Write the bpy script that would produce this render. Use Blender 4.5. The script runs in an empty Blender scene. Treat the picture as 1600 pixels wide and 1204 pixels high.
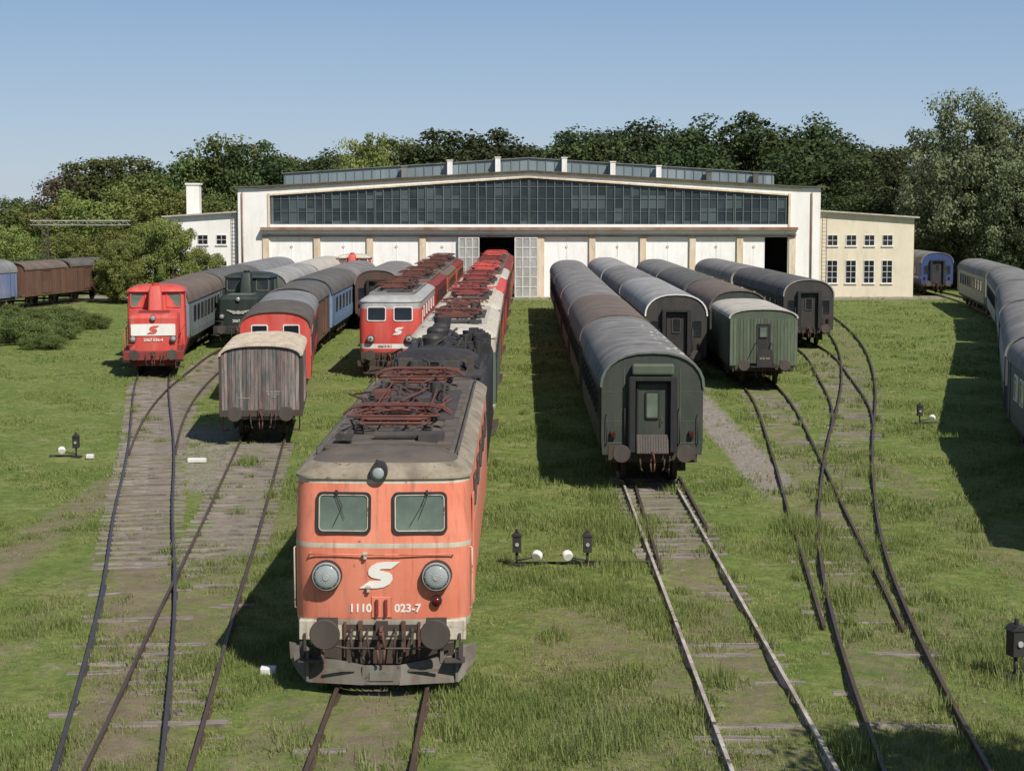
import bpy, math, random
import numpy as np
from mathutils import Vector, Matrix, noise
random.seed(7); rng=np.random.default_rng(7)
sc=bpy.context.scene; COL=sc.collection
R=math.radians
GZ=-0.14
# ------------------------------------------------------------ materials
def base_mat(name):
    m=bpy.data.materials.new(name); m.use_nodes=True; nt=m.node_tree
    return m,nt,nt.nodes["Principled BSDF"]
def N(nt,t,**k):
    n=nt.nodes.new(t)
    for a,b in k.items(): setattr(n,a,b)
    return n
def ramp(nt,a,b,ca=(0,0,0,1),cb=(1,1,1,1)):
    n=nt.nodes.new('ShaderNodeValToRGB'); e=n.color_ramp.elements
    e[0].position=a;e[1].position=b;e[0].color=ca;e[1].color=cb; return n
def mixc(nt,f,a,b):
    n=nt.nodes.new('ShaderNodeMix'); n.data_type='RGBA'
    if isinstance(f,(int,float)): n.inputs[0].default_value=f
    else: nt.links.new(f,n.inputs[0])
    for i,c in ((6,a),(7,b)):
        if isinstance(c,tuple): n.inputs[i].default_value=(*c[:3],1)
        else: nt.links.new(c,n.inputs[i])
    return n.outputs[2]
def noise_n(nt,scale,vec=None,detail=6,rough=.6):
    n=nt.nodes.new('ShaderNodeTexNoise'); n.inputs['Scale'].default_value=scale
    n.inputs['Detail'].default_value=detail; n.inputs['Roughness'].default_value=rough
    if vec: nt.links.new(vec,n.inputs['Vector'])
    return n.outputs['Fac']
def paint(name,col,col2=None,rough=.5,scale=2.0,rust=0.0,rustcol=(.10,.04,.02),metal=0,bump=.15,zs=.25,dirt=.35,dirtcol=(.10,.08,.06),streak=0,streakcol=(.20,.075,.04),ssc=(7,7,.5)):
    m,nt,b=base_mat(name); L=nt.links
    tc=N(nt,'ShaderNodeTexCoord'); mp=N(nt,'ShaderNodeMapping'); L.new(tc.outputs['Object'],mp.inputs[0])
    mp.inputs['Scale'].default_value=(1,1,zs)
    oi=N(nt,'ShaderNodeObjectInfo'); sc3=N(nt,'ShaderNodeVectorMath',operation='SCALE'); sc3.inputs[0].default_value=(37,11,23); L.new(oi.outputs['Random'],sc3.inputs['Scale']); L.new(sc3.outputs[0],mp.inputs['Location'])
    col2=col2 or tuple(c*.6 for c in col)
    r1=ramp(nt,.35,.7); L.new(noise_n(nt,scale,mp.outputs[0]),r1.inputs[0])
    c=mixc(nt,r1.outputs[0],col,col2)
    if dirt>0:
        r2=ramp(nt,.48,.75); L.new(noise_n(nt,scale*2.7,mp.outputs[0],8,.7),r2.inputs[0])
        mm=N(nt,'ShaderNodeMath',operation='MULTIPLY'); L.new(r2.outputs[0],mm.inputs[0]); mm.inputs[1].default_value=dirt
        c=mixc(nt,mm.outputs[0],c,dirtcol)
    if streak>0:
        mp2=N(nt,'ShaderNodeMapping'); L.new(tc.outputs['Object'],mp2.inputs[0]); mp2.inputs['Scale'].default_value=ssc
        r5=ramp(nt,.54,.70); L.new(noise_n(nt,1.3,mp2.outputs[0],8,.6),r5.inputs[0])
        m5=N(nt,'ShaderNodeMath',operation='MULTIPLY'); L.new(r5.outputs[0],m5.inputs[0]); m5.inputs[1].default_value=streak
        c=mixc(nt,m5.outputs[0],c,streakcol)
    if rust>0:
        t=.72-rust*.3
        r3=ramp(nt,t,t+.05); L.new(noise_n(nt,scale*1.9,tc.outputs['Object'],10,.72),r3.inputs[0])
        c=mixc(nt,r3.outputs[0],c,rustcol)
    L.new(c,b.inputs['Base Color']); b.inputs['Metallic'].default_value=metal
    nr=noise_n(nt,scale*6,tc.outputs['Object'])
    mr=N(nt,'ShaderNodeMapRange'); L.new(nr,mr.inputs[0]); mr.inputs[3].default_value=max(0,rough-.12); mr.inputs[4].default_value=min(1,rough+.15)
    L.new(mr.outputs[0],b.inputs['Roughness'])
    if bump>0:
        bp=N(nt,'ShaderNodeBump'); bp.inputs['Strength'].default_value=bump; bp.inputs['Distance'].default_value=.02
        L.new(noise_n(nt,scale*5,tc.outputs['Object'],8),bp.inputs['Height']); L.new(bp.outputs[0],b.inputs['Normal'])
    return m
def glass(name,col,rough=.08):
    m,nt,b=base_mat(name); L=nt.links
    tc=N(nt,'ShaderNodeTexCoord')
    r=ramp(nt,.3,.75,(*[c*.6 for c in col],1),(*[c*1.3 for c in col],1)); L.new(noise_n(nt,1.5,tc.outputs['Object']),r.inputs[0])
    L.new(r.outputs[0],b.inputs['Base Color']); b.inputs['Roughness'].default_value=rough
    return m
M={}
M['orange']=paint('orange_paint',(.72,.19,.105),(.76,.29,.19),rough=.65,rust=.2,rustcol=(.17,.06,.035),dirt=.42,dirtcol=(.30,.12,.07),scale=1.6,streak=.5)
M['orange_old']=paint('faded_orange_paint',(.5,.13,.05),(.33,.09,.045),rough=.65,rust=.3,dirt=.5,streak=.4)
M['red']=paint('red_paint',(.56,.045,.035),(.60,.12,.09),rough=.6,rust=.12,dirt=.35,streak=.3)
M['darkred']=paint('dark_red_paint',(.26,.035,.025),(.15,.025,.02),rough=.6,rust=.3)
M['cream']=paint('cream_paint',(.62,.56,.45),(.45,.40,.31),rough=.6,rust=.42,rustcol=(.22,.10,.045),streak=.5)
M['logowhite']=paint('white_lettering',(.82,.80,.74),(.75,.72,.66),rough=.6,dirt=.1,bump=0)
M['fadedwhite']=paint('faded_lettering',(.50,.48,.44),(.40,.37,.33),rough=.7,dirt=.3,bump=0)
M['white']=paint('white_paint',(.78,.77,.73),(.58,.57,.53),rough=.6,rust=.05)
M['lightgrey']=paint('light_grey_paint',(.42,.42,.40),(.28,.28,.26),rough=.6,rust=.1)
M['roofbrown']=paint('weathered_brown_roof',(.075,.064,.055),(.14,.11,.085),rough=.88,rust=.36,rustcol=(.11,.055,.035),zs=1,scale=1.6)
M['rooftan']=paint('tan_roof_edge',(.33,.28,.205),(.15,.12,.085),rough=.88,rust=.4,zs=1,scale=2.6,rustcol=(.12,.065,.04))
M['roofgrey']=paint('grey_roof',(.25,.237,.22),(.13,.122,.112),rough=.8,rust=.15,zs=1,scale=.9,dirt=.5)
M['roofsilver']=paint('silver_grey_roof',(.38,.37,.35),(.22,.213,.20),rough=.75,rust=.15,zs=1,scale=.9,dirt=.5)
M['roofdark']=paint('dark_grey_roof',(.14,.132,.12),(.075,.069,.06),rough=.82,rust=.18,zs=1,scale=.9,dirt=.5)
M['roofblue']=paint('blue_grey_roof',(.25,.25,.25),(.155,.155,.155),rough=.75,zs=1,scale=.9,dirt=.5,rust=.12)
M['roofrust']=paint('rusty_roof',(.175,.13,.10),(.11,.085,.068),rough=.88,rust=.25,zs=1,scale=1,rustcol=(.12,.06,.04))
M['rooflight']=paint('pale_roof',(.54,.50,.43),(.35,.31,.255),rough=.85,zs=1,scale=1.5,rust=.3,rustcol=(.2,.11,.06))
M['roofcream']=paint('cream_canvas_roof',(.62,.54,.43),(.38,.30,.22),rough=.88,zs=1,scale=2.6,rust=.3,rustcol=(.26,.15,.10))
M['green']=paint('dark_green_paint',(.030,.040,.031),(.048,.056,.045),rough=.6,rust=.16,dirt=.4)
M['greenblack']=paint('green_black_paint',(.014,.024,.018),(.026,.034,.028),rough=.55,rust=.1,dirt=.2)
M['green2']=paint('moss_green_paint',(.085,.11,.072),(.062,.08,.054),rough=.65,rust=.2)
M['green3']=paint('pale_green_paint',(.13,.16,.13),(.09,.115,.09),rough=.65,rust=.25)
M['black']=paint('black_paint',(.018,.018,.018),(.04,.034,.03),rough=.6,rust=.2,rustcol=(.06,.04,.03))
M['under']=paint('underframe_dirt',(.05,.037,.03),(.075,.053,.04),rough=.85,rust=.3)
M['steel']=paint('worn_steel',(.10,.08,.068),(.06,.048,.042),rough=.65,rust=.25,metal=.2)
M['rustred']=paint('red_brown_rusty_iron',(.16,.065,.045),(.08,.04,.03),rough=.8,rust=.3)
M['pantored']=paint('rusty_red_pantograph',(.16,.048,.032),(.085,.036,.028),rough=.8,rust=.35,rustcol=(.06,.035,.025))
M['pantodark']=paint('dark_equipment',(.035,.033,.033),(.075,.06,.05),rough=.75,rust=.25,rustcol=(.13,.05,.03))
M['plow']=paint('grey_plough',(.19,.175,.145),(.10,.083,.065),rough=.8,rust=.4,rustcol=(.09,.05,.035),scale=3,streak=.5)
M['bluecar']=paint('light_blue_paint',(.19,.30,.46),(.14,.21,.33),rough=.55,rust=.12)
M['bluemid']=paint('mid_blue_paint',(.13,.18,.34),(.26,.25,.34),rough=.55,rust=.1,scale=1)
M['bluedeep']=paint('deep_blue_paint',(.03,.06,.2),(.03,.05,.14),rough=.45)
M['bluegrey']=paint('pale_blue_grey_paint',(.24,.28,.29),(.16,.185,.195),rough=.5,rust=.08)
M['slate']=paint('dusty_slate_paint',(.085,.088,.10),(.06,.063,.072),rough=.6,rust=.12)
M['brown']=paint('brown_paint',(.11,.06,.042),(.07,.042,.03),rough=.75,rust=.2)
M['nearblack']=paint('sooty_green_black_paint',(.03,.03,.028),(.05,.042,.035),rough=.65,rust=.25)
M['beige']=paint('beige_paint',(.40,.36,.28),(.28,.25,.2),rough=.6,rust=.1)
M['yellow']=paint('yellow_paint',(.6,.36,.03),None,rough=.6)
def planks(name,c1,c2,c3,w=.128,vary=.5,th=(.52,.68),sc_=(8,8,.7)):
    m,nt,b=base_mat(name); L=nt.links
    tc=N(nt,'ShaderNodeTexCoord'); mp=N(nt,'ShaderNodeMapping'); L.new(tc.outputs['Object'],mp.inputs[0]); mp.inputs['Scale'].default_value=sc_
    oi=N(nt,'ShaderNodeObjectInfo'); sc3=N(nt,'ShaderNodeVectorMath',operation='SCALE'); sc3.inputs[0].default_value=(37,11,23); L.new(oi.outputs['Random'],sc3.inputs['Scale']); L.new(sc3.outputs[0],mp.inputs['Location'])
    r=ramp(nt,.36,.58,(*c1,1),(*c2,1)); L.new(noise_n(nt,1.2,mp.outputs[0],8,.75),r.inputs[0])
    r2=ramp(nt,*th); L.new(noise_n(nt,1.5,mp.outputs[0],6),r2.inputs[0])
    c=mixc(nt,r2.outputs[0],r.outputs[0],c3)
    sn=N(nt,'ShaderNodeVectorMath',operation='SNAP'); L.new(tc.outputs['Object'],sn.inputs[0]); sn.inputs[1].default_value=(w,.14,90)
    wn=N(nt,'ShaderNodeTexWhiteNoise'); L.new(sn.outputs[0],wn.inputs[0])
    mr=N(nt,'ShaderNodeMapRange'); L.new(wn.outputs[0],mr.inputs[0]); mr.inputs[3].default_value=1-vary; mr.inputs[4].default_value=1+vary*.6
    hs=N(nt,'ShaderNodeHueSaturation'); L.new(c,hs.inputs['Color']); L.new(mr.outputs[0],hs.inputs['Value'])
    L.new(hs.outputs[0],b.inputs['Base Color']); b.inputs['Roughness'].default_value=.9
    return m
M['planks']=planks('weathered_planks',(.15,.08,.068),(.27,.23,.21),(.09,.13,.125),th=(.50,.62),vary=.4)
M['planksbrown']=planks('brown_planks',(.12,.055,.035),(.16,.085,.055),(.08,.05,.035),vary=.3)
M['planksgreen']=planks('green_planks',(.085,.11,.068),(.125,.15,.10),(.07,.085,.055),vary=.25)
M['sleeper']=planks('sleeper_wood',(.13,.105,.085),(.29,.25,.21),(.095,.075,.06),w=3,vary=.25,sc_=(.8,8,1))
M['glassdark']=glass('dark_glass',(.02,.024,.028))
M['glassgreen']=glass('greenish_glass',(.13,.165,.13),.2)
M['glasslamp']=glass('lamp_glass',(.30,.33,.33),.05)
M['rubber']=paint('black_rubber',(.02,.02,.02),rough=.7,dirt=.2)
M['redlamp']=paint('red_lamp_glass',(.12,.008,.006),rough=.2,dirt=0)
M['rail']=paint('rusty_rail',(.115,.072,.052),(.07,.05,.042),rough=.55,metal=.3,scale=1,zs=1)
M['raildark']=paint('blue_black_rail',(.065,.054,.055),(.10,.066,.052),rough=.4,metal=.4,scale=1,zs=1)
M['railwhite']=paint('flaking_white_rail',(.52,.49,.44),(.25,.19,.15),rough=.7,rust=.48,rustcol=(.09,.055,.04),scale=1.6,zs=1)
M['plaster']=paint('white_plaster',(.88,.87,.83),(.81,.78,.72),rough=.9,scale=.35,rust=.2,rustcol=(.70,.54,.38),dirt=.3,dirtcol=(.56,.46,.34),zs=.4,streak=.3,streakcol=(.55,.42,.28),ssc=(1.2,1.2,.12))
M['panel']=paint('peeling_door_panels',(.90,.89,.87),(.85,.83,.78),rough=.9,scale=.6,rust=.22,rustcol=(.70,.55,.40),dirt=.3,dirtcol=(.60,.50,.38),zs=.5,streak=.4,streakcol=(.60,.47,.34),ssc=(2.5,2.5,.2))
M['creamwall']=paint('cream_plaster',(.74,.66,.50),(.64,.56,.42),rough=.9,scale=.4,dirt=.35,dirtcol=(.40,.34,.25),zs=.5,streak=.35,streakcol=(.42,.35,.25),ssc=(1.5,1.5,.15))
M['ochre']=paint('ochre_plaster',(.62,.46,.28),(.76,.66,.52),rough=.9,scale=1.0,dirt=.45,rust=.2,rustcol=(.45,.30,.18))
M['rustbeam']=paint('rusty_gutter',(.34,.27,.22),(.22,.09,.05),rough=.8,scale=.7,zs=1,rust=.4,rustcol=(.20,.06,.035))
M['mullion']=paint('mullion_grey',(.15,.18,.18),(.09,.11,.11),rough=.7)
M['gate']=paint('gate_white',(.66,.66,.61),(.50,.49,.44),rough=.8,rust=.2,rustcol=(.25,.15,.09))
def paneglass(name,a,mid,b_,snap=(.775,50,1.15)):
    m,nt,b=base_mat(name); L=nt.links
    tc=N(nt,'ShaderNodeTexCoord'); sn=N(nt,'ShaderNodeVectorMath',operation='SNAP'); L.new(tc.outputs['Object'],sn.inputs[0]); sn.inputs[1].default_value=snap
    wn=N(nt,'ShaderNodeTexWhiteNoise'); L.new(sn.outputs[0],wn.inputs[0])
    r=ramp(nt,0,1,(*a,1),(*b_,1)); L.new(wn.outputs[0],r.inputs[0])
    e=r.color_ramp.elements.new(.7); e.color=(*mid,1)
    r2=ramp(nt,.5,.75); L.new(noise_n(nt,.5,tc.outputs['Object']),r2.inputs[0])
    mm=N(nt,'ShaderNodeMath',operation='MULTIPLY'); L.new(r2.outputs[0],mm.inputs[0]); mm.inputs[1].default_value=.5
    L.new(mixc(nt,mm.outputs[0],r.outputs[0],b_),b.inputs['Base Color']); b.inputs['Roughness'].default_value=.3
    return m
M['pane']=paneglass('old_pane_glass',(.018,.027,.03),(.035,.048,.052),(.085,.11,.115))
M['skypane']=paneglass('skylight_glass',(.17,.21,.22),(.20,.25,.26),(.26,.31,.33),snap=(.8,50,50))  # pale base colour stands in for sky reflected in the translucent lantern panes
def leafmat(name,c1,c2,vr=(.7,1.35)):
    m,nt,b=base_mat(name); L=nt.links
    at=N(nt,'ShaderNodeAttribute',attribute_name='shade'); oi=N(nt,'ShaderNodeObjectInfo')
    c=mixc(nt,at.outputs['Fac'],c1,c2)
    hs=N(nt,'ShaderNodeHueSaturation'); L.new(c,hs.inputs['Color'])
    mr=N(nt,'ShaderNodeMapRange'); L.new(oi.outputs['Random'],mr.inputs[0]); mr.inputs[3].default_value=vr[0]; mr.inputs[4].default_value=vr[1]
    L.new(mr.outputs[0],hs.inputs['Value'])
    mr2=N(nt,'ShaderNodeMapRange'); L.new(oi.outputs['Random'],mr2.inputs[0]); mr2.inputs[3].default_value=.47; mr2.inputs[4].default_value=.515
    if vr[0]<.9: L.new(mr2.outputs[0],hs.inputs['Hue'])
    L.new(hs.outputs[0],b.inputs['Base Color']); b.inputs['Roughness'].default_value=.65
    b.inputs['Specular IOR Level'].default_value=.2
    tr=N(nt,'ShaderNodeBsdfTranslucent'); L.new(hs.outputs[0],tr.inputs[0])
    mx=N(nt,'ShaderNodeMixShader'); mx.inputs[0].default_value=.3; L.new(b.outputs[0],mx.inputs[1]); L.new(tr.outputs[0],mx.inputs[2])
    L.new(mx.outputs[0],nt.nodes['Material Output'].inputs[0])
    return m
M['leafdark']=leafmat('dark_foliage',(.034,.053,.02),(.09,.12,.042))
M['leafmid']=leafmat('mid_foliage',(.075,.11,.03),(.17,.20,.065))
M['leafbright']=leafmat('bright_foliage',(.12,.16,.04),(.28,.30,.09))
M['leafsilver']=leafmat('silvery_foliage',(.10,.13,.065),(.25,.28,.145))
M['leafbrown']=leafmat('brownish_foliage',(.07,.058,.03),(.15,.115,.055))
M['grassblade']=leafmat('grass_blades',(.15,.205,.05),(.37,.36,.15),vr=(1,1))
M['flower']=paint('white_blossom',(.8,.8,.75),rough=.8,dirt=0)
M['bark']=paint('bark',(.09,.07,.05),rough=.9)
# ------------------------------------------------------------ mesh builder
class MB:
    def __init__(s): s.v=[];s.f=[];s.m=[];s.s=[]
    def add(s,vs,fs,mi=0,sm=False):
        o=len(s.v); s.v+=[tuple(v) for v in vs]; s.f+=[tuple(i+o for i in f) for f in fs]; s.m+=[mi]*len(fs); s.s+=[sm]*len(fs); return s
    def box(s,x0,x1,y0,y1,z0,z1,mi=0):
        v=[(x0,y0,z0),(x1,y0,z0),(x1,y1,z0),(x0,y1,z0),(x0,y0,z1),(x1,y0,z1),(x1,y1,z1),(x0,y1,z1)]
        return s.add(v,[(3,2,1,0),(4,5,6,7),(0,1,5,4),(1,2,6,5),(2,3,7,6),(3,0,4,7)],mi)
    def cyl(s,p0,p1,r0,r1=None,n=12,mi=0,cap=True):
        p0=Vector(p0);p1=Vector(p1); r1=r0 if r1 is None else r1
        q=(p1-p0).to_track_quat('Z','Y'); vs=[]
        for p,r in((p0,r0),(p1,r1)):
            for i in range(n):
                a=2*math.pi*i/n; vs.append(p+q@Vector((r*math.cos(a),r*math.sin(a),0)))
        s.add(vs,[(i,(i+1)%n,n+(i+1)%n,n+i) for i in range(n)],mi,True)
        if cap: 
            s.add(vs,[tuple(range(n))[::-1],tuple(range(n,2*n))],mi,False)
        return s
    def tube(s,pts,r,n=6,mi=0):
        for a,b in zip(pts[:-1],pts[1:]): s.cyl(a,b,r,n=n,mi=mi)
        return s
    def prism(s,prof,y0,y1,mi=0,cap=True,sm=False,capmi=None):
        n=len(prof); vs=[(x,y0,z) for x,z in prof]+[(x,y1,z) for x,z in prof]
        s.add(vs,[(i,(i+1)%n,n+(i+1)%n,n+i) for i in range(n)],mi,sm)
        if cap: s.add(vs,[tuple(range(n)),tuple(range(n,2*n))[::-1]],mi if capmi is None else capmi,False)
        return s
    def ring(s,o,i,y0,y1,mi=0):
        n=len(o); vs=[(x,y0,z) for x,z in o]+[(x,y0,z) for x,z in i]+[(x,y1,z) for x,z in o]+[(x,y1,z) for x,z in i]; fs=[]
        for k in range(n):
            k2=(k+1)%n; fs+=[(k,k2,n+k2,n+k),(k,k2,2*n+k2,2*n+k),(n+k,n+k2,3*n+k2,3*n+k)]
        return s.add(vs,fs,mi)
    def ell(s,c,rx,ry,rz,nu=12,nv=8,mi=0):
        vs=[];fs=[]
        for j in range(nv+1):
            t=math.pi*j/nv-math.pi/2
            for i in range(nu):
                a=2*math.pi*i/nu; vs.append((c[0]+rx*math.cos(t)*math.cos(a),c[1]+ry*math.cos(t)*math.sin(a),c[2]+rz*math.sin(t)))
        for j in range(nv):
            for i in range(nu): fs.append((j*nu+i,j*nu+(i+1)%nu,(j+1)*nu+(i+1)%nu,(j+1)*nu+i))
        return s.add(vs,fs,mi,True)
    def mesh(s,name,mats,clean=True):
        me=bpy.data.meshes.new(name); me.from_pydata(s.v,[],s.f)
        for m in mats: me.materials.append(m)
        me.polygons.foreach_set('material_index',s.m); me.polygons.foreach_set('use_smooth',s.s)
        if clean:
            import bmesh
            bm=bmesh.new(); bm.from_mesh(me); bmesh.ops.remove_doubles(bm,verts=bm.verts,dist=.0004)
            bmesh.ops.recalc_face_normals(bm,faces=bm.faces)
            for e in bm.edges:
                if len(e.link_faces)==2 and e.calc_face_angle(0)>.6: e.smooth=False
            bm.to_mesh(me); bm.free()
        me.update(); return me
    def obj(s,name,parent=None,mats=(),loc=(0,0,0),rot=(0,0,0),bev=0,label=None):
        return place(s.mesh(name,[M[m] if isinstance(m,str) else m for m in mats]),name,parent,loc,rot,bev,label)
def place(me,name,parent=None,loc=(0,0,0),rot=(0,0,0),bev=0,label=None,scale=None):
    o=bpy.data.objects.new(name,me); COL.objects.link(o)
    if parent: o.parent=parent
    o.location=loc; o.rotation_euler=rot
    if scale: o.scale=scale
    if bev>0:
        b=o.modifiers.new('bevel','BEVEL'); b.width=bev; b.segments=2; b.limit_method='ANGLE'; b.angle_limit=.7
    if label: o['label']=label
    return o
def thing(name,label,cat,loc=(0,0,0),rz=0,group=None):
    e=bpy.data.objects.new(name,None); COL.objects.link(e); e.empty_display_size=.3
    e.location=loc; e.rotation_euler=(0,0,rz); e['label']=label; e['category']=cat
    if group: e['group']=group
    return e
def npmesh(name,co,faces,mats,attr=None):
    me=bpy.data.meshes.new(name); n,k=faces.shape
    me.vertices.add(len(co)); me.vertices.foreach_set('co',co.astype(np.float32).ravel())
    me.loops.add(n*k); me.loops.foreach_set('vertex_index',faces.astype(np.int32).ravel())
    me.polygons.add(n); me.polygons.foreach_set('loop_start',np.arange(0,n*k,k,dtype=np.int32))
    me.update(calc_edges=True)
    if attr is not None:
        a=me.attributes.new('shade','FLOAT','POINT'); a.data.foreach_set('value',attr.astype(np.float32))
    for m in mats: me.materials.append(m)
    me.validate(); return me
def text(s,size,mat,parent,loc,rot=(math.pi/2,0,0),name='lettering',bold=0,sx=1):
    cu=bpy.data.curves.new(name,'FONT'); cu.body=s; cu.size=size; cu.align_x='CENTER'; cu.align_y='CENTER'; cu.extrude=.004; cu.offset=bold
    t=bpy.data.objects.new('tmp',cu); COL.objects.link(t)
    me=bpy.data.meshes.new_from_object(t.evaluated_get(bpy.context.evaluated_depsgraph_get()))
    bpy.data.objects.remove(t); me.materials.clear(); me.materials.append(M[mat])
    return place(me,name,parent,loc,rot,scale=(sx,1,1))
LOGO=[(.95,.72),(.05,.72),(-.30,.66),(-.56,.50),(-.68,.26),(-.62,.02),(-.42,-.13),(-.12,-.20),(.10,-.23),(.10,-.29),(.0,-.32),(-.50,-.33),(-.95,-.72),(.0,-.72),(.36,-.66),(.62,-.50),(.74,-.24),(.66,.0),(.46,.14),(.16,.21),(-.06,.25),(-.08,.30),(.04,.34),(.52,.34)]
LOGO=[(x+.22*z,z) for x,z in LOGO]
def logo(parent,w,mat,loc,rot=(0,0,0)):
    mb=MB(); mb.prism([(x*w/2,z*w/2) for x,z in LOGO],-.012,0)
    return mb.obj('railway_emblem',parent,[mat],loc,rot)
# ------------------------------------------------------------ paths
def catmull(pts,step=.8):
    P=[np.array(p,float) for p in pts]; P=[2*P[0]-P[1]]+P+[2*P[-1]-P[-2]]; out=[]
    for i in range(1,len(P)-2):
        a,b,c,d=P[i-1:i+3]; n=max(2,int(np.linalg.norm(c-b)/step))
        for k in range(n):
            t=k/n; out.append(.5*((2*b)+(-a+c)*t+(2*a-5*b+4*c-d)*t*t+(-a+3*b-3*c+d)*t**3))
    out.append(P[-2]); out=np.array(out)
    for _ in range(30):
        q=out.copy(); q[1:-1]=(out[:-2]+out[1:-1]*2+out[2:])/4; out=q
    return out
PT={
'A':[(-2.3,16),(-2.3,60),(-2.3,100),(-2.0,166),(-2.0,185)],
'B':[(3.8,16),(3.8,90),(3.9,166)],
'C':[(7.4,80),(7.35,120),(7.0,165)],
'D':[(5.6,16),(5.9,25),(6.4,32),(7.2,40),(7.95,48),(9.15,60),(10.85,80),(10.95,100),(10.8,165)],
'E':[(11.4,62),(13.3,72),(15.2,88),(16.7,104),(16.2,126),(15.4,162)],
'F':[(5.2,16),(5.95,25),(6.8,34),(8.1,44),(11.0,60),(15.4,82),(19.2,105),(22,129),(23.5,150),(24,165)],
'G':[(-4.7,16),(-5.45,25),(-6.5,36),(-7.1,43),(-8.8,61),(-10.2,76),(-11.6,90),(-12.5,107),(-12.6,163)],
'H':[(-6.2,84),(-6.2,120),(-6.1,163)],
'I':[(-4.4,16),(-5.85,25),(-7.9,37),(-9.9,47),(-12.3,60),(-17.3,85),(-19.8,102),(-20.3,118),(-20.2,163)],
'J':[(-11.9,58),(-13.5,68),(-14.8,79),(-15.8,93),(-16.3,105),(-16.3,163)],
'R':[(13.0,30),(14.8,42),(17.7,60),(25.3,90),(34.6,128),(38.8,158),(40,185)],
'K':[(-49,110),(-44.5,128),(-40.6,146),(-38,160)],
'L':[(-9.5,118),(-9.5,163)]}
PATH={k:catmull(v) for k,v in PT.items()}
def at(k,y): p=PATH[k]; return float(np.interp(y,p[:,1],p[:,0]))
def pose(k,y,L):
    x0=at(k,y); x1=at(k,y+L); return (x0,y,0),-math.atan2(x1-x0,L)
# ------------------------------------------------------------ rolling-stock pieces
def wheelset_mesh():
    mb=MB()
    for sx in(-1,1):
        mb.cyl((sx*.70,0,.46),(sx*.83,0,.46),.46,n=20); mb.cyl((sx*.68,0,.46),(sx*.70,0,.46),.49,n=20)
        mb.cyl((sx*.83,0,.46),(sx*.9,0,.46),.12,n=10)
    mb.cyl((-.7,0,.46),(.7,0,.46),.08,n=8)
    return mb.mesh('wheelset',[M['under']])
ME_WHEEL=wheelset_mesh()
def bogie_mesh():
    mb=MB()
    for sx in(-1,1):
        x=sx*.98
        mb.box(x-.05,x+.05,-1.7,1.7,.48,.68); mb.box(x-.07,x+.07,-.5,.5,.25,.62)
        for y in(-1.2,1.2): mb.box(x-.12,x+.12,y-.17,y+.17,.28,.62); mb.cyl((x,y-.3,.62),(x,y-.3,.8),.08,n=8); mb.cyl((x,y+.3,.62),(x,y+.3,.8),.08,n=8)
    mb.box(-.95,.95,-.3,.3,.45,.75)
    return mb.mesh('bogie',[M['under']])
ME_BOG=bogie_mesh()
def add_bogie(par,y):
    b=place(ME_BOG,'bogie',par,(0,y,0))
    for d in(-1.2,1.2): place(ME_WHEEL,'wheelset',b,(0,d,0))
def buffer_mesh(round_=True):
    mb=MB()
    mb.cyl((0,0,0),(0,-.3,0),.13,.11,n=14); mb.cyl((0,-.3,0),(0,-.5,0),.07,n=12); mb.box(-.17,.17,-.03,0,-.17,.17)
    mb.cyl((0,-.5,0),(0,-.54,0),.20,.255,n=24); mb.cyl((0,-.54,0),(0,-.57,0),.255,.24,n=24)
    return mb.mesh('buffer',[M['steel']])
ME_BUF=buffer_mesh()
def coupling_mesh():
    mb=MB(); mb.box(-.6,.6,-.04,0,-.05,.05); mb.box(-.1,.1,-.12,0,-.12,.12); mb.box(-.03,.03,-.32,-.1,-.06,.05,1); mb.tube([(0,-.32,.05),(0,-.4,.0),(0,-.38,-.08),(0,-.3,-.1)],.03,mi=1)
    for sx in(-1,1): mb.tube([(sx*.02,-.3,0),(sx*.06,-.34,-.3),(sx*.04,-.33,-.55)],.022,mi=1)
    for sx in(-.35,.35,.5):
        mb.tube([(sx,0,.0),(sx,-.12,-.02),(sx,-.2,-.2),(sx*.95,-.2,-.45),(sx*.8,-.16,-.55)],.025)
    return mb.mesh('coupling',[M['under'],M['rustred']])
ME_COUP=coupling_mesh()
def ends(par,L,z=1.05,front=0,both=True,sep=.9):
    place(ME_COUP,'coupling',par,(0,front,z))
    for sx in(-1,1): place(ME_BUF,'buffer',par,(sx*sep,front,z))
    if both:
        for sx in(-1,1): place(ME_BUF,'buffer',par,(sx*sep,L,z),(0,0,math.pi))
def rrect(w,h,r,n=4):
    pts=[]
    for cx,cz,a0 in((w/2-r,h/2-r,0),(-w/2+r,h/2-r,90),(-w/2+r,-h/2+r,180),(w/2-r,-h/2+r,270)):
        for i in range(n+1):
            a=R(a0+90*i/n); pts.append((cx+r*math.cos(a),cz+r*math.sin(a)))
    return pts
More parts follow.
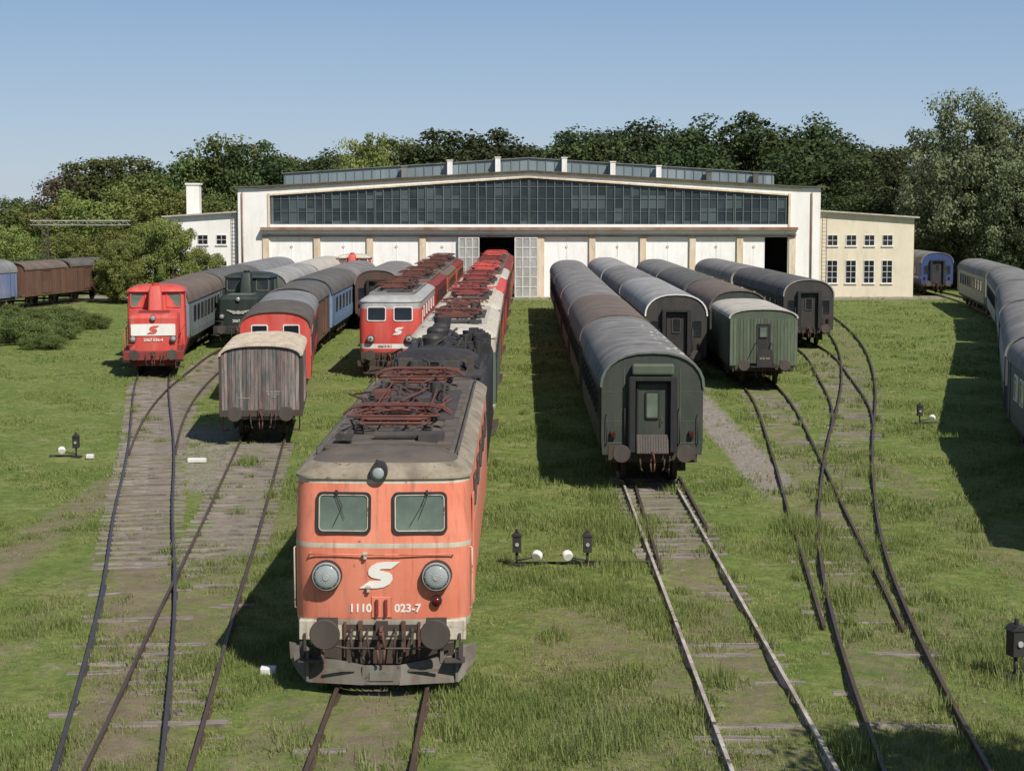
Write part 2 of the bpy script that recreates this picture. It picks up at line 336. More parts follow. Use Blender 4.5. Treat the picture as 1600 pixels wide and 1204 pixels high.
def win_mesh(w,h,r,fw,gm,fm,d=.03,name='window',split=None):
    mb=MB(); o=rrect(w,h,r); i=rrect(w-2*fw,h-2*fw,max(.01,r-fw*.6)); n=len(o)
    vs=[(x,-d,z) for x,z in o]+[(x,-d,z) for x,z in i]+[(x,0,z) for x,z in o]+[(x,-.008,z) for x,z in i]
    fs=[]
    for k in range(n):
        k2=(k+1)%n; fs+=[(k,k2,n+k2,n+k),(k,k2,2*n+k2,2*n+k),(n+k,n+k2,3*n+k2,3*n+k)]
    mb.add(vs,fs,1); mb.add([(x,-.008,z) for x,z in i],[tuple(range(n))],0)
    if split=='h': mb.box(-w/2+fw,w/2-fw,-d*.8,-.009,h*.18,h*.18+.03,1)
    if split=='v': mb.box(-.015,.015,-d*.8,-.009,-h/2+fw,h/2-fw,1)
    if split=='grid':
        mb.box(-.02,.02,-d*.8,-.009,-h/2+fw,h/2-fw,1)
        for q in ((0,) if h<1.3 else (-h/4,0,h/4)): mb.box(-w/2+fw,w/2-fw,-d*.75,-.009,q-.02,q+.02,1)
    return mb.mesh(name,[M[gm],M[fm]])
_wc={}
def win(par,w,h,r,fw,gm,fm,loc,rot=(0,0,0),split=None,name='window',d=.03):
    k=(w,h,r,fw,gm,fm,split,d)
    if k not in _wc: _wc[k]=win_mesh(w,h,r,fw,gm,fm,d,split=split)
    return place(_wc[k],name,par,loc,rot)
def arch(hw,zw,zr,n=14,p=.62):
    out=[]
    for i in range(n+1):
        a=math.pi*i/n; c=math.cos(a); s_=math.sin(a)
        out.append((hw*math.copysign(abs(c)**.8,c),zw+(zr-zw)*s_**.9))
    return out
def coach(k,Y,L,body,roof,label,W=2.9,zw=2.9,zr=3.85,nwin=9,wsize=(1.1,.85),band=None,sides=None,end='gangway',vents=0,near=False,wfr='black',rim=None,ax4=True,group='stored railway coaches',gm='glassdark',name='passenger_coach'):
    loc,rz=pose(k,Y,L)
    t=thing(name,label,'train coach',loc,rz,group); hw=W/2
    full=[(-hw+.03,.95),(-hw,1.3),(-hw,zw-.3)]+[(x,z) for x,z in arch(hw,zw,zr-.03)[::-1]]+[(hw,zw-.3),(hw,1.3),(hw-.03,.95)]
    mb=MB(); mb.prism(full,0,L,0)
    if band:
        for sx in(-1,1): mb.box(min(sx*hw,sx*(hw+.006)),max(sx*hw,sx*(hw+.006)),.1,L-.1,band[1],band[2],1)
    mb.obj('body',t,[body]+([band[0]] if band else []))
    o=arch(hw+.05,zw,zr+.03); i=arch(hw-.02,zw-.02,zr-.02)
    rb=MB(); prof=o+i[::-1]; n=len(prof); y0,y1=-.06,L+.06
    vs=[(x,y0,z) for x,z in prof]+[(x,y1,z) for x,z in prof]
    rb.add(vs,[(q,(q+1)%n,n+(q+1)%n,n+q) for q in range(n)],0,True)
    m=len(o); rb.add(vs,[(q,q+1,n-2-q,n-1-q) for q in range(m-1)],1 if rim else 0); rb.add(vs,[(n+q,n+q+1,2*n-2-q,2*n-1-q) for q in range(m-1)],0)
    o2=arch(hw+.062,zw,zr+.045)
    yy=1.6
    while yy<L:
        pp=o2+o[::-1]; rb.prism(pp,yy,yy+.05,0,cap=False); yy+=1.6 if near else 3.2
    rb.obj('roof',t,[roof]+([rim] if rim else []))
    mb=MB(); mb.box(-hw+.15,hw-.15,.05,L-.05,.72,.97); 
    for q in (.38,.5,.62): mb.box(-hw+.25,hw-.25,L*q-.5,L*q+.5,.35,.74)
    mb.box(-1.25,1.25,-.02,.12,.8,1.22)
    mb.obj('underframe',t,['under'])
    if ax4:
        add_bogie(t,2.8); add_bogie(t,L-2.8)
    else:
        for q in(1.8,L-1.8): place(ME_WHEEL,'wheelset',t,(0,q,0))
    ends(t,L,both=near)
    if sides is None: sides=[1] if loc[0]<0 else [-1]
    for sx in sides:
        rot=(0,0,math.pi/2*sx)
        for q in range(nwin):
            y=L*(.1+.8*(q+.5)/nwin); win(t,wsize[0],wsize[1],.08,.07 if wfr=='white' else .05,gm,wfr,(sx*hw,y,2.2),rot,split='h')
        for y in(.7,L-.7):
            win(t,.7,1.9,.05,.03,body,'black',(sx*hw,y,1.95),rot,name='door',d=.02)
    if end=='gangway':
        g=MB(); g.box(-.66,-.5,-.28,0,1.05,3.1); g.box(.5,.66,-.28,0,1.05,3.1); g.box(-.66,.66,-.28,0,3.1,3.22)
        for sx in(-1,1):
            for q in range(4): g.box(sx*.66-.03,sx*.66+.03,-.26+q*.065,-.23+q*.065,1.05,3.2)
        g.obj('gangway_frame',t,['rubber'],bev=.015)
        if near:
            MB().box(-.60,.60,-.30,-.02,3.26,3.58).obj('gangway_hood',t,['green2'],bev=.06)
            d=win(t,.9,1.95,.04,.05,'green','rubber',(0,-.05,2.05),name='door',d=.04)
            win(d,.40,.8,.06,.04,'glassgreen','black',(0,-.035,.35))
            h_=MB(); h_.tube([(.26,-.05,-.2),(.26,-.1,-.2),(.26,-.1,.0),(.26,-.05,.0)],.012); h_.box(-.3,.3,-.03,-.005,-.55,-.52); h_.obj('handle',d,['steel'])
            f=MB(); f.box(-.45,.45,-.03,0,-.0,.55)
            for q in range(12): f.box(-.43+q*.075,-.40+q*.075,-.045,-.03,.02,.53)
            f.obj('bridge_plate',t,['steel'],(0,-.30,1.02),(R(-20),0,0))
        else:
            d=win(t,.9,1.95,.04,.05,'black','black',(0,-.03,2.05),name='door',d=.03); win(d,.42,.7,.06,.04,'glassdark','steel',(0,-.025,.4))
        for sx in(-1,1):
            if not near: win(t,.42,.75,.05,.03,'glassdark','black',(sx*1.0,-.01,2.3))
            l=MB(); l.box(-.07,.07,-.1,0,-.1,.1); l.cyl((0,-.1,0),(0,-.13,0),.06,n=12,mi=1); l.obj('tail_lamp',t,['black','redlamp'],(sx*1.12,-.01,1.55))
            h=MB(); h.tube([(sx*.78,0,1.3),(sx*.78,-.1,1.3),(sx*.78,-.1,2.3),(sx*.78,0,2.3)],.018); h.obj('handrail',t,['steel'])
            if near:
                h=MB(); h.tube([(sx*1.3,0,1.25),(sx*1.3,-.08,1.28),(sx*1.3,-.08,2.1),(sx*1.3,0,2.12)],.014); h.obj('handrail',t,['black'])
                r_=MB(); r_.box(sx*.80-.012,sx*.80+.012,-.012,0,1.05,3.45); r_.box(min(sx*.68,sx*1.4),max(sx*.68,sx*1.4),-.010,-.002,1.28,1.31)
                for z in(1.9,2.75): r_.box(min(sx*.82,sx*1.43),max(sx*.82,sx*1.43),-.008,-.001,z,z+.02)
                r_.obj('panel_seam',t,['green2'])
    elif end=='plank':
        mb=MB(); q=-hw+.02
        while q<hw-.1: mb.box(q,q+.135,-.03,0,1.0,zw-.02); q+=.15
        mb.obj('end_boards',t,['planksgreen'])
        d=win(t,.6,1.7,.03,.05,'black','black',(0,-.04,2.0),name='door',d=.03); win(d,.36,.5,.03,.03,'glassgreen','steel',(0,-.035,.5))
        p=MB(); 
        for sx in(-1,1): p.tube([(sx*.35,-.04,1.0),(sx*.35,-.55,1.0),(sx*.35,-.55,1.9),(sx*.35,-.04,2.0)],.02); p.box(sx*.35-.25,sx*.35+.25,-.6,-.1,.95,1.0)
        p.box(-.3,.3,-.6,-.05,.96,1.02); p.box(-.34,.34,-.57,-.54,1.02,1.75); p.obj('end_platform',t,['black'])
        text('40 81 940',.11,'fadedwhite',t,(0,-.575,1.35))
    else:
        for sx in(-1,1): win(t,.7,.6,.08,.05,'glassdark','white' if near or body=='red' else 'black',(sx*.65,-.01,zw-.2),d=.04)
    rv=random.Random(5)
    for q in range(vents):
        v=MB(); s_=rv.uniform(.75,1.15) if near else 1; v.cyl((0,-.15*s_,0),(0,.15*s_,0),.075*s_,.05*s_,n=10); v.cyl((0,0,-.12),(0,0,0),.04,n=8)
        x=(.5 if q%2 else .86)+rv.uniform(-.06,.06); y=1.0+q*L*.75/vents+rv.uniform(-.3,.3)
        v.obj('roof_vent',t,['fadedwhite' if near else 'roofsilver'],(x,y,zr-.04 if q%2 else zr-.14),(0,0,rv.uniform(-.3,.3)))
    return t
def wagon(k,Y,L,mat,roof,label,W=2.75,zw=2.95,zr=3.3,near=False,txt=False,group='stored goods wagons'):
    loc,rz=pose(k,Y,L); t=thing('goods_wagon',label,'goods wagon',loc,rz,group); hw=W/2
    mb=MB(); full=[(-hw+.04,1.05)]+arch(hw-.04,zw,zr-.03)[::-1]+[(hw-.04,1.05)]; mb.prism(full,.04,L-.04,0)
    random.seed(int(Y))
    for y0,sg in((0,1),(L,-1)):
        x=-hw+.01
        while x<hw-.1:
            a=random.uniform(0,.014); t_=zw+(zr-zw)*max(0,1-(x/hw)**2)**.5*.85
            if sg>0: mb.box(x,x+.116,-a,.04,1.03+random.uniform(-.02,.02),t_)
            x+=.128
    for sx in(-1,1):
        y=0.02
        while y<L-.1: mb.box(min(sx*(hw-.04),sx*hw),max(sx*(hw-.04),sx*hw),y,y+.13,1.03,zw); y+=.14
    mb.obj('body',t,[mat])
    fr=MB()
    for sx in(-1,1):
        fr.box(sx*hw-.05,sx*hw+.05,-.035,.06,.86,zw); fr.box(sx*hw-.03,sx*hw+.03,.06,L,.88,1.02)
        for q in(.3,.7): fr.box(sx*hw-.03,sx*(hw)+.03,L*q-.05,L*q+.05,1.0,zw)
    fr.box(-hw-.03,hw+.03,-.05,.1,.86,1.08); fr.obj('side_frame',t,['under' if near else mat])
    o=arch(hw+.06,zw,zr+.03); i=arch(hw-.02,zw-.02,zr-.02); rb=MB(); rb.prism(o+i[::-1],-.1,L+.1,0,sm=True)
    y=0.1
    while y<L: rb.prism(arch(hw+.07,zw,zr+.05)+o[::-1],y,y+.05,0); y+=.45 if near else 1.5
    rb.obj('roof',t,[roof])
    u=MB(); u.box(-1.15,1.15,0,L,.78,1.0)
    for q in(1.6,L-1.6):
        for sx in(-1,1): u.box(sx*.98-.05,sx*.98+.05,q-.2,q+.2,.3,.8); u.box(sx*.98-.04,sx*.98+.04,q-.6,q+.6,.64,.72)
    for sx in(-1,1): u.box(sx*1.2-.12,sx*1.2+.12,.1,.3,.35,.4); u.tube([(sx*1.3,.2,.4),(sx*1.3,.2,1.0)],.02)
    u.obj('underframe',t,['under'])
    for q in(1.6,L-1.6): place(ME_WHEEL,'wheelset',t,(0,q,0))
    ends(t,L,z=1.0,both=near,sep=.87)
    sx=1 if loc[0]<0 else -1
    win(t,1.6,1.85,.02,.06,mat,mat,(sx*hw,L/2,2.0),(0,0,math.pi/2*sx),name='sliding_door',d=.05)
    if near:
        h=MB(); h.tube([(.1,-.02,1.1),(.1,-.1,1.1),(.1,-.1,.9)],.015); h.obj('handle',t,['steel'])
        text('Tsh 66-400-81\n40-29-02-9\n12-89',.09,'fadedwhite',t,(.42,-.02,1.62)); text('Tsnd - Bremse',.075,'fadedwhite',t,(-.6,-.02,1.5))
    return t
def plan(hw,y0,y1,r,b,n=5):
    pts=[]
    for cx,cy,a0 in((hw-r,y0+r,270),(hw-r,y1-r,0),(-hw+r,y1-r,90),(-hw+r,y0+r,180)):
        for i in range(n+1):
            a=R(a0+90*i/n); pts.append((cx+r*math.cos(a),cy+r*math.sin(a)))
        if a0==0: pts+= [(x*(hw-r),y1) for x in(.66,.33,0,-.33,-.66)]
        if a0==180: pts+= [(x*(hw-r),y0) for x in(-.66,-.33,0,.33,.66)]
    ym=(y0+y1)/2
    return [(x,y-(b*(1-(x/hw)**2) if y<ym else -b*(1-(x/hw)**2)) if abs(y-ym)>(y1-y0)/2-r-.001 else y) for x,y in pts]
def stack(mb,levels,mfun,top=True,bottom=True):
    rings=[[(x,y,l[0]) for x,y in plan(*l[1:])] for l in levels]; n=len(rings[0])
    for a,b_,la,lb in zip(rings[:-1],rings[1:],levels[:-1],levels[1:]):
        mb.add(a+b_,[(i,(i+1)%n,n+(i+1)%n,n+i) for i in range(n)],mfun((la[0]+lb[0])/2),True)
    if top: mb.add(rings[-1],[tuple(range(n))],mfun(levels[-1][0]))
    if bottom: mb.add(rings[0],[tuple(range(n))[::-1]],mfun(levels[0][0]))
def panto_mesh(mat,w=1.0):
    mb=MB()
    for sx in(-1,1):
        for y in(-1.0,1.0):
            mb.cyl((sx*.62,y,0),(sx*.62,y,.2),.07,.05,n=10,mi=1)
            for q in range(3): mb.cyl((sx*.62,y,.04+q*.055),(sx*.62,y,.06+q*.055),.1,n=12,mi=1)
    z=.21
    mb.tube([(-.62,-1.1,z),(.62,-1.1,z),(.62,1.1,z),(-.62,1.1,z),(-.62,-1.1,z)],.032)
    for y in(-.35,.35): mb.tube([(-.62,y,z),(.62,y,z)],.03)
    for x in(-.25,.25): mb.tube([(x,-1.1,z),(x,1.1,z)],.022)
    mb.cyl((-.5,-.8,z+.04),(.5,-.8,z+.04),.055,n=8); mb.cyl((-.5,.8,z+.04),(.5,.8,z+.04),.055,n=8)
    for s in(-1,1):
        for sx in(-1,1):
            mb.tube([(sx*.6,s*.8,z+.05),(sx*.85,-s*.95,z+.12)],.024); mb.tube([(sx*.85,-s*.95,z+.12),(sx*.45,s*.12,z+.19)],.018)
            mb.tube([(sx*.2,s*.8,z+.04),(sx*.35,s*.2,z+.09)],.03,mi=1)
            mb.tube([(sx*.1,s*.9,z+.02),(sx*.55,s*.3,z+.1)],.018); mb.tube([(sx*.62,s*1.1,z),(sx*.3,s*1.25,z-.1),(sx*.3,s*1.3,.0)],.02,mi=1)
        mb.tube([(-.85,-s*.95,z+.12),(.85,-s*.95,z+.12)],.024)
        mb.tube([(-.85,-s*.95,z+.13),(.45,s*.12,z+.19)],.013); mb.tube([(.85,-s*.95,z+.13),(-.45,s*.12,z+.19)],.013)
    for y in(-.16,.16):
        mb.tube([(-1.02,y,z+.06),(-.85,y,z+.18),(-.6,y,z+.23),(.6,y,z+.23),(.85,y,z+.18),(1.02,y,z+.06)],.024)
    for x in(-.55,-.2,.2,.55): mb.tube([(x,-.16,z+.23),(x,.16,z+.23)],.018)
    return mb.mesh('pantograph',[M[mat],M['pantodark']])
PM={m:panto_mesh(m) for m in('pantored','pantodark','cream','red','darkred')}
PR=[(.82,1.38,.14),(1.0,1.46,.04),(1.17,1.48,0),(2.4,1.48,0),(3.49,1.45,.16)]
def prof(z): return tuple(float(np.interp(z,[p[0] for p in PR],[p[i] for p in PR])) for i in(1,2))
def eloco(k,Y,L,bands,roof,edge,label,panto='pantored',near=False,gm='glassdark',wfr='black',gear=True,group='stored electric locomotives',bulge=.12,fy=0,win_frame=.045):
    loc,rz=pose(k,Y,L); t=thing('electric_locomotive',label,'locomotive',loc,rz,group)
    zs=sorted(set([p[0] for p in PR]+[b[0] for b in bands if b[0]<3.49]+[b[0]+.004 for b in bands if b[0]<3.49])); names=[b[1] for b in bands]; mats=list(dict.fromkeys(names))
    def mf(z):
        for zt,m in bands:
            if z<=zt+.002: return mats.index(m)
        return mats.index(names[-1])
    lv=[]
    for z in zs:
        h,y0=prof(z); lv.append((z,h,y0,L-y0,.36,bulge))
    mb=MB(); stack(mb,lv,mf); mb.obj('body',t,mats)
    rl=[(3.492,1.49,.12,L-.12,.4,bulge),(3.53,1.49,.13,L-.13,.4,bulge),(3.62,1.40,.22,L-.22,.4,bulge),(3.72,1.24,.45,L-.45,.4,.1),(3.79,1.05,.75,L-.75,.4,.08),(3.84,.85,1.1,L-1.1,.4,.05),(3.87,.5,1.5,L-1.5,.3,0)]
    mb=MB(); stack(mb,rl,lambda z:0 if z<(3.70 if near else 3.76) else 1)
    for sx in(-1,1):
        for q in range(int(L-3)): mb.box(sx*.98-.13,sx*.98+.13,1.6+q*.98,2.5+q*.98,3.845,3.875,1)
    yy=1.5
    while yy<L-1.2: mb.box(-1.1,1.1,yy,yy+.04,3.80,3.885,1); yy+=1.35
    mb.obj('roof',t,[edge,roof])
    if gear:
        place(PM[panto],'pantograph',t,(0,4.1,3.86),(0,0,random.uniform(-.02,.02))); place(PM[panto],'pantograph',t,(0,L-3.8,3.86),(0,0,random.uniform(-.02,.02)))
        g=MB()
        random.seed(int(Y)+3)
        g.box(-.95,1.0,5.3,L-5.0,3.86,3.90)
        for y in np.arange(5.6,L-5.2,.7):
            for x in(-.75,-.3,.2,.7):
                h=random.uniform(.14,.3); x_=x+random.uniform(-.12,.12)
                g.cyl((x_,y,3.84),(x_,y,3.86+h),.06,.04,n=8); 
                for q in range(3): g.cyl((x_,y,3.9+q*.06),(x_,y,3.92+q*.06),.09,n=10)
                if random.random()<.8: g.tube([(x_,y,3.86+h),(x_+random.uniform(-.5,.5),y+.8,3.95+random.uniform(0,.25))],.022,mi=1)
        g.tube([(-.55,5.2,4.08),(-.55,L-4.8,4.08)],.02,mi=1); g.tube([(.55,5.2,4.1),(.5,L-4.8,4.1)],.02,mi=1); g.tube([(-.5,5.2,4.05),(0,6.5,4.15),(.3,8,4.18),(-.2,9.5,4.08)],.025,mi=1)
        g.box(-.4,.45,L/2-.7,L/2+.4,3.87,4.1,0); g.box(-.9,-.5,L/2+1,L/2+1.7,3.85,4.05,1); g.cyl((.5,L/2+1.2,3.9),(.5,L/2+1.2,4.25),.13,n=12)
        g.box(-.05,.05,2.2,5.4,3.86,3.88); g.cyl((-.3,2.3,3.93),(.5,2.3,3.93),.09,n=12); g.box(.5,.95,2.0,2.5,3.84,4.0)
        g.obj('roof_equipment',t,['pantodark',panto])
    def sy(x,z): h,y0=prof(z); return y0-bulge*(1-(x/h)**2)
    for sx in(-1,1):
        w=win(t,.92,.70,.10,win_frame,gm,'rubber' if near else wfr,(sx*.635,sy(sx*.635,2.93)-.002,2.93),(R(-8.3),0,sx*R(3.9)),d=.03)
        if near:
            f=MB(); f.ring(rrect(.835,.615,.07),rrect(.80,.58,.06),-.028,-.008); f.obj('frame',w,['cream'])
            wp=MB(); wp.tube([(.12*sx,-.045,.34),(.02*sx,-.05,.1),(-.16,-.045,-.2)],.007); wp.box(.12*sx-.02,.12*sx+.02,-.07,-.03,.31,.38); wp.tube([(.15*sx,-.045,.33),(-.02*sx,-.045,-.1)],.005); wp.obj('windscreen_wiper',w,['rubber'])
    hz=1.89 if near else 1.75
    for sx in(-1,1):
        hl=MB(); hl.cyl((0,.06,0),(0,-.14,0),.262 if near else .2,.25 if near else .19,n=32,mi=1); rr=.20 if near else .15
        hl.cyl((0,-.14,0),(0,-.17,0),rr+.04,rr+.03,n=32,mi=2); hl.cyl((0,-.17,0),(0,-.178,0),rr+.012,n=32,mi=1); hl.ell((0,-.165,0),rr,.06,rr,24,10,0)
        hl.cyl((0,-.20,0),(0,-.235,0),.07,.05,n=16,mi=2)
        for q in range(12 if near else 0):
            a=q*math.pi/6; hl.tube([(.07*math.cos(a),-.225,.07*math.sin(a)),(rr*math.cos(a),-.178,rr*math.sin(a))],.006,mi=2)
        hl.obj('headlight',t,['glasslamp','black','lightgrey' if near else 'steel'],(sx*.915,sy(sx*.9,hz)+.0,hz))
    if near:
        tl=MB(); tl.cyl((0,0.05,0),(0,-.08,0),.09,n=20,mi=1); tl.ell((0,-.08,0),.07,.045,.07,16,8,0); tl.obj('tail_lamp',t,['redlamp','black'],(.915,sy(.9,1.45),1.46))
        tl=MB(); tl.cyl((0,.35,0),(0,-.1,0),.15,n=24,mi=1); tl.cyl((0,-.1,0),(0,-.13,0),.14,n=24,mi=1); tl.ell((0,-.11,0),.11,.045,.11,20,8,0); tl.box(-.05,.05,0,.2,-.2,-.1,1); tl.cyl((-.03,0,.13),(-.03,.1,.18),.03,n=8,mi=1); tl.obj('roof_headlight',t,['glasslamp','black','steel'],(-.05,.06,3.60))
    ends(t,L,z=1.0,front=-.06,both=False,sep=.91)
    b=MB(); b.box(-1.4,1.4,-.06,.3,.78,1.12); b.box(-.5,.5,-.09,0,.85,1.05)
    b.obj('buffer_beam',t,['cream' if near else 'under'],bev=.02)
    p=MB()
    for sx in(-1,1):
        A=[(.30,-.34,.08),(1.28,-.14,.08),(1.44,-.04,.24),(1.56,.04,.44),(1.58,.06,.72),(1.30,.02,.66),(1.02,-.06,.50),(.30,-.26,.40)]
        p.add([(sx*x,y,z) for x,y,z in A],[tuple(range(8))]); p.add([(sx*x,y+.02,z) for x,y,z in A],[tuple(range(8))[::-1]])
        p.box(sx*1.0-.03,sx*1.0+.03,-.12,.2,.4,.85); p.box(sx*1.25-.02,sx*1.25+.02,-.18,.1,.1,.6)
        p.box(sx*.7-.25,sx*.7+.25,-.29,-.26,.30,.34)
    p.box(-.32,.32,-.31,-.26,.08,.40); p.box(-.2,.2,-.33,-.31,.15,.3)
    p.obj('snow_plough',t,['plow' if near else 'under'])
    st=MB()
    for sx in(-1,1):
        st.box(sx*1.22-.17,sx*1.22+.17,-.34,-.02,.46,.49); st.box(sx*1.34-.02,sx*1.34+.02,-.3,-.24,.46,.8); st.box(sx*1.3-.02,sx*1.3+.02,-.1,-.04,.48,.9)
        st.tube([(sx*.5,-.1,1.0),(sx*.52,-.25,.95),(sx*.48,-.27,.55)],.028,mi=1)
        st.tube([(sx*.22,-.1,1.0),(sx*.24,-.3,.95),(sx*.20,-.32,.55)],.02,mi=1)
        st.box(sx*.62-.02,sx*.62+.02,-.12,-.06,.5,1.1,2); st.box(sx*.36-.035,sx*.36+.035,-.16,-.06,.6,1.12,2)
    st.tube([(-1.2,-.2,.78),(-.55,-.32,.70),(.55,-.32,.70),(1.2,-.2,.78)],.018)
    st.box(-1.2,1.2,-.05,.0,.3,.8,1)
    st.obj('step_and_hoses',t,['steel','under','rustred'])
    u=MB(); u.box(-1.2,1.2,.3,L-.3,.5,.9)
    for sx in(-1,1):
        for q in range(4):
            y=2.6+q*(L-5.2)/3; u.box(sx*1.15-.1,sx*1.15+.12,y-.8,y+.8,.35,.75)
    u.obj('underframe',t,['under'])
    add_bogie(t,3.6); add_bogie(t,L-3.6)
    for sx in((-1,1) if near else (1,)):
        for q in range(5): win(t,.8,.55,.06,.04,'glassdark' if q%2 else 'steel','steel' if near else wfr,(sx*1.478,3+q*(L-6)/4,2.9),(0,0,math.pi/2*sx),split='h' if q%2 else None)
        win(t,.62,1.9,.04,.03,names[len(names)//2] if not near else 'orange','orange' if near else wfr,(sx*1.485,1.3,2.1),(0,0,math.pi/2*sx),name='door',d=.02)
    return t,sy
# ---------------- main orange locomotive
YA=29.9
loc1,sy=eloco('A',YA,15.7,[(.95,'cream'),(1.14,'cream'),(2.35,'orange'),(2.43,'cream'),(3.41,'orange'),(3.49,'cream')],'roofbrown','rooftan',
 'faded orange electric locomotive with cream bands and rusty folded pantographs',near=True,gm='glassgreen',group='stored electric locomotives')
logo(loc1,.62,'logowhite',(-.03,sy(0,1.9)-.004,1.90))
text('1110',.19,'logowhite',loc1,(-.36,sy(-.36,1.34)-.006,1.33),bold=.005); text('023-7',.19,'logowhite',loc1,(.43,sy(.43,1.34)-.006,1.33),bold=.005)
c=MB()
for x in(-.08,.07): c.box(x-.025,x+.025,-.06,0,-.14,.13,1)
c.box(-.17,.17,-.015,0,-.18,.17); c.obj('control_socket',loc1,['orange','darkred'],(0,sy(0,1.35),1.36),bev=.008)
s=MB(); 
for z,x in((2.18,-.27),(1.62,-.22)): s.box(x-.025,x+.025,-.07,0,z,z+.11); s.box(x-.04,x+.04,-.085,0,z+.07,z+.1)
s.box(-.255,-.243,-.008,.0,1.7,2.2,1); s.obj('lamp_bracket',loc1,['cream','orange'],(0,sy(0,1.9),0))
h=MB()
h.tube([(-1.2,-.02,2.27),(-1.2,-.09,2.25),(-.3,-.17,2.25),(.3,-.17,2.25),(1.2,-.09,2.25),(1.2,-.02,2.27)],.012); h.obj('handrail',loc1,['orange'])
for sx in(-1,1):
    h=MB(); h.tube([(sx*1.43,.28,1.25),(sx*1.5,.24,1.28),(sx*1.5,.24,2.3),(sx*1.43,.28,2.32)],.013); h.obj('handrail',loc1,['cream'])
h=MB(); h.box(-.9,-.66,1.7,1.9,3.78,3.9)
for x in(-.86,-.70): h.cyl((x,1.6,4.0),(x,1.95,4.0),.075,.06,n=14); h.box(x-.02,x+.02,1.75,1.85,3.78,4.0)
h.obj('horn',loc1,['pantodark'])
h=MB()
for sx in(-1,1): h.tube([(sx*1.22,1.3,3.70),(sx*1.22,1.3,3.84),(sx*1.22,14.2,3.84),(sx*1.22,14.2,3.70)],.012)
h.box(-1.2,1.2,1.28,1.31,3.68,3.72); h.obj('roof_rail',loc1,['pantodark'])
# ---------------- black locomotive behind
def blackloco():
    L=14; loc,rz=pose('A',46.9,L); t=thing('steam_locomotive','sooty black old locomotive with bulky casing domes and pipes','locomotive',loc,rz)
    mb=MB(); lv=[(.9,1.4,.1,L,.3,.1),(3.2,1.42,.1,L,.3,.1),(3.45,1.34,.2,L-.1,.4,.1),(3.6,1.1,.4,L-.3,.4,.1)]
    stack(mb,lv,lambda z:0); mb.obj('body',t,['black'])
    mb=MB(); stack(mb,[(3.4,1.2,2.4,4.6,.4,.15),(3.85,1.15,2.5,4.5,.4,.15),(4.02,.9,2.8,4.3,.4,.15),(4.08,.5,3.1,4.0,.3,.1)],lambda z:0); mb.obj('cab_roof',t,['black'])
    for x in(-.75,-.05,.65): win(t,.42,.30,.1,.04,'glassdark','steel',(x,2.33-.1*(1-abs(x)),3.70))
    b=MB(); b.cyl((-.25,5.2,3.25),(-.25,13.4,3.25),.75,n=28); b.ell((-.25,13.4,3.25),.75,.3,.75,20,8)
    for y in(6,7.6,9.2,10.8,12.4): b.cyl((-.25,y,3.25),(-.25,y+.06,3.25),.765,n=28)
    b.obj('boiler',t,['black'])
    for x,y,r,hh in((-.25,6.6,.3,.5),(-.25,9.4,.34,.6),(-.25,11.6,.28,.5)):
        d=MB(); d.cyl((x,y,3.85),(x,y,3.95+hh*.4),r,n=20); d.ell((x,y,3.95+hh*.4),r,r,.16,20,8); d.obj('dome',t,['black'])
    random.seed(99); d=MB(); d.box(.35,1.35,5.2,12.6,3.3,3.62)
    for q in range(26):
        x=random.uniform(.4,1.3); y=random.uniform(5.3,12.5); s_=random.uniform(.06,.22); d.box(x-s_,x+s_,y-s_*1.5,y+s_*1.5,3.5,3.62+random.uniform(.08,.5))
    for q in range(14):
        x=random.uniform(.4,1.3); y=random.uniform(5.3,12.3); r_=random.uniform(.07,.2); d.cyl((x,y,3.5),(x,y,3.7+random.uniform(.1,.45)),r_,n=12)
    d.obj('side_casing',t,['black'])
    p=MB()
    p.box(-1.3,1.3,.4,2.3,3.55,3.62)
    for sx in(-1,1):
        p.tube([(sx*.85,.6,3.6),(sx*1.0,2,3.8),(sx*1.2,2.5,3.6),(sx*1.3,9,3.5),(sx*1.2,12,3.4)],.035); p.tube([(sx*.3,.5,3.7),(sx*.7,1.9,3.8),(sx*1.0,2.2,3.5)],.04)
        p.tube([(sx*.5,5.2,4.0),(sx*.6,6.5,4.15),(sx*.4,9,4.0),(sx*.7,12,3.9)],.03)
    for q in range(22):
        x=random.uniform(-1.1,1.1); y=random.uniform(.6,11); z=3.62 if y<5 else 3.8; a=random.uniform(-.6,.6); p.tube([(x,y,z-.1),(x,y,z+random.uniform(.1,.5)),(x+a,y+random.uniform(.2,1.5),z+random.uniform(.05,.45))],random.uniform(.015,.04))
    for q in range(9):
        x=random.uniform(-1.1,1.1); y=random.uniform(.5,2.0); s_=random.uniform(.08,.22); p.box(x-s_,x+s_,y-s_,y+s_,3.55,3.62+random.uniform(.08,.4),random.choice((0,0,1)))
    p.cyl((-.5,1.0,3.5),(-.5,1.0,3.95),.14,n=12); p.cyl((.55,1.4,3.5),(.55,1.4,3.9),.17,n=12); p.cyl((-.25,13,4.0),(-.25,13,4.4),.25,.3,n=16); p.obj('pipework',t,['pantodark','steel'])
    ends(t,L,both=False); add_bogie(t,3); add_bogie(t,L-3); return t
blackloco()
E1='weathered electric locomotive with %s'
eloco('A',62.4,15.6,[(1.2,'cream'),(3.0,'green3'),(3.49,'cream')],'rooflight','cream',E1%'pale peeling roof and green side','pantored')
eloco('A',79.6,15,[(1.2,'darkred'),(3.0,'orange_old'),(3.49,'cream')],'roofcream','cream',E1%'cream roof edges and red pantographs','darkred')
eloco('A',96.4,15,[(1.2,'darkred'),(3.49,'red')],'rooflight','red',E1%'cream trimmed roof and red body','darkred')
eloco('A',113.2,15,[(1.2,'darkred'),(3.49,'darkred')],'roofrust','rooflight',E1%'red roof gear and faded red body','red')
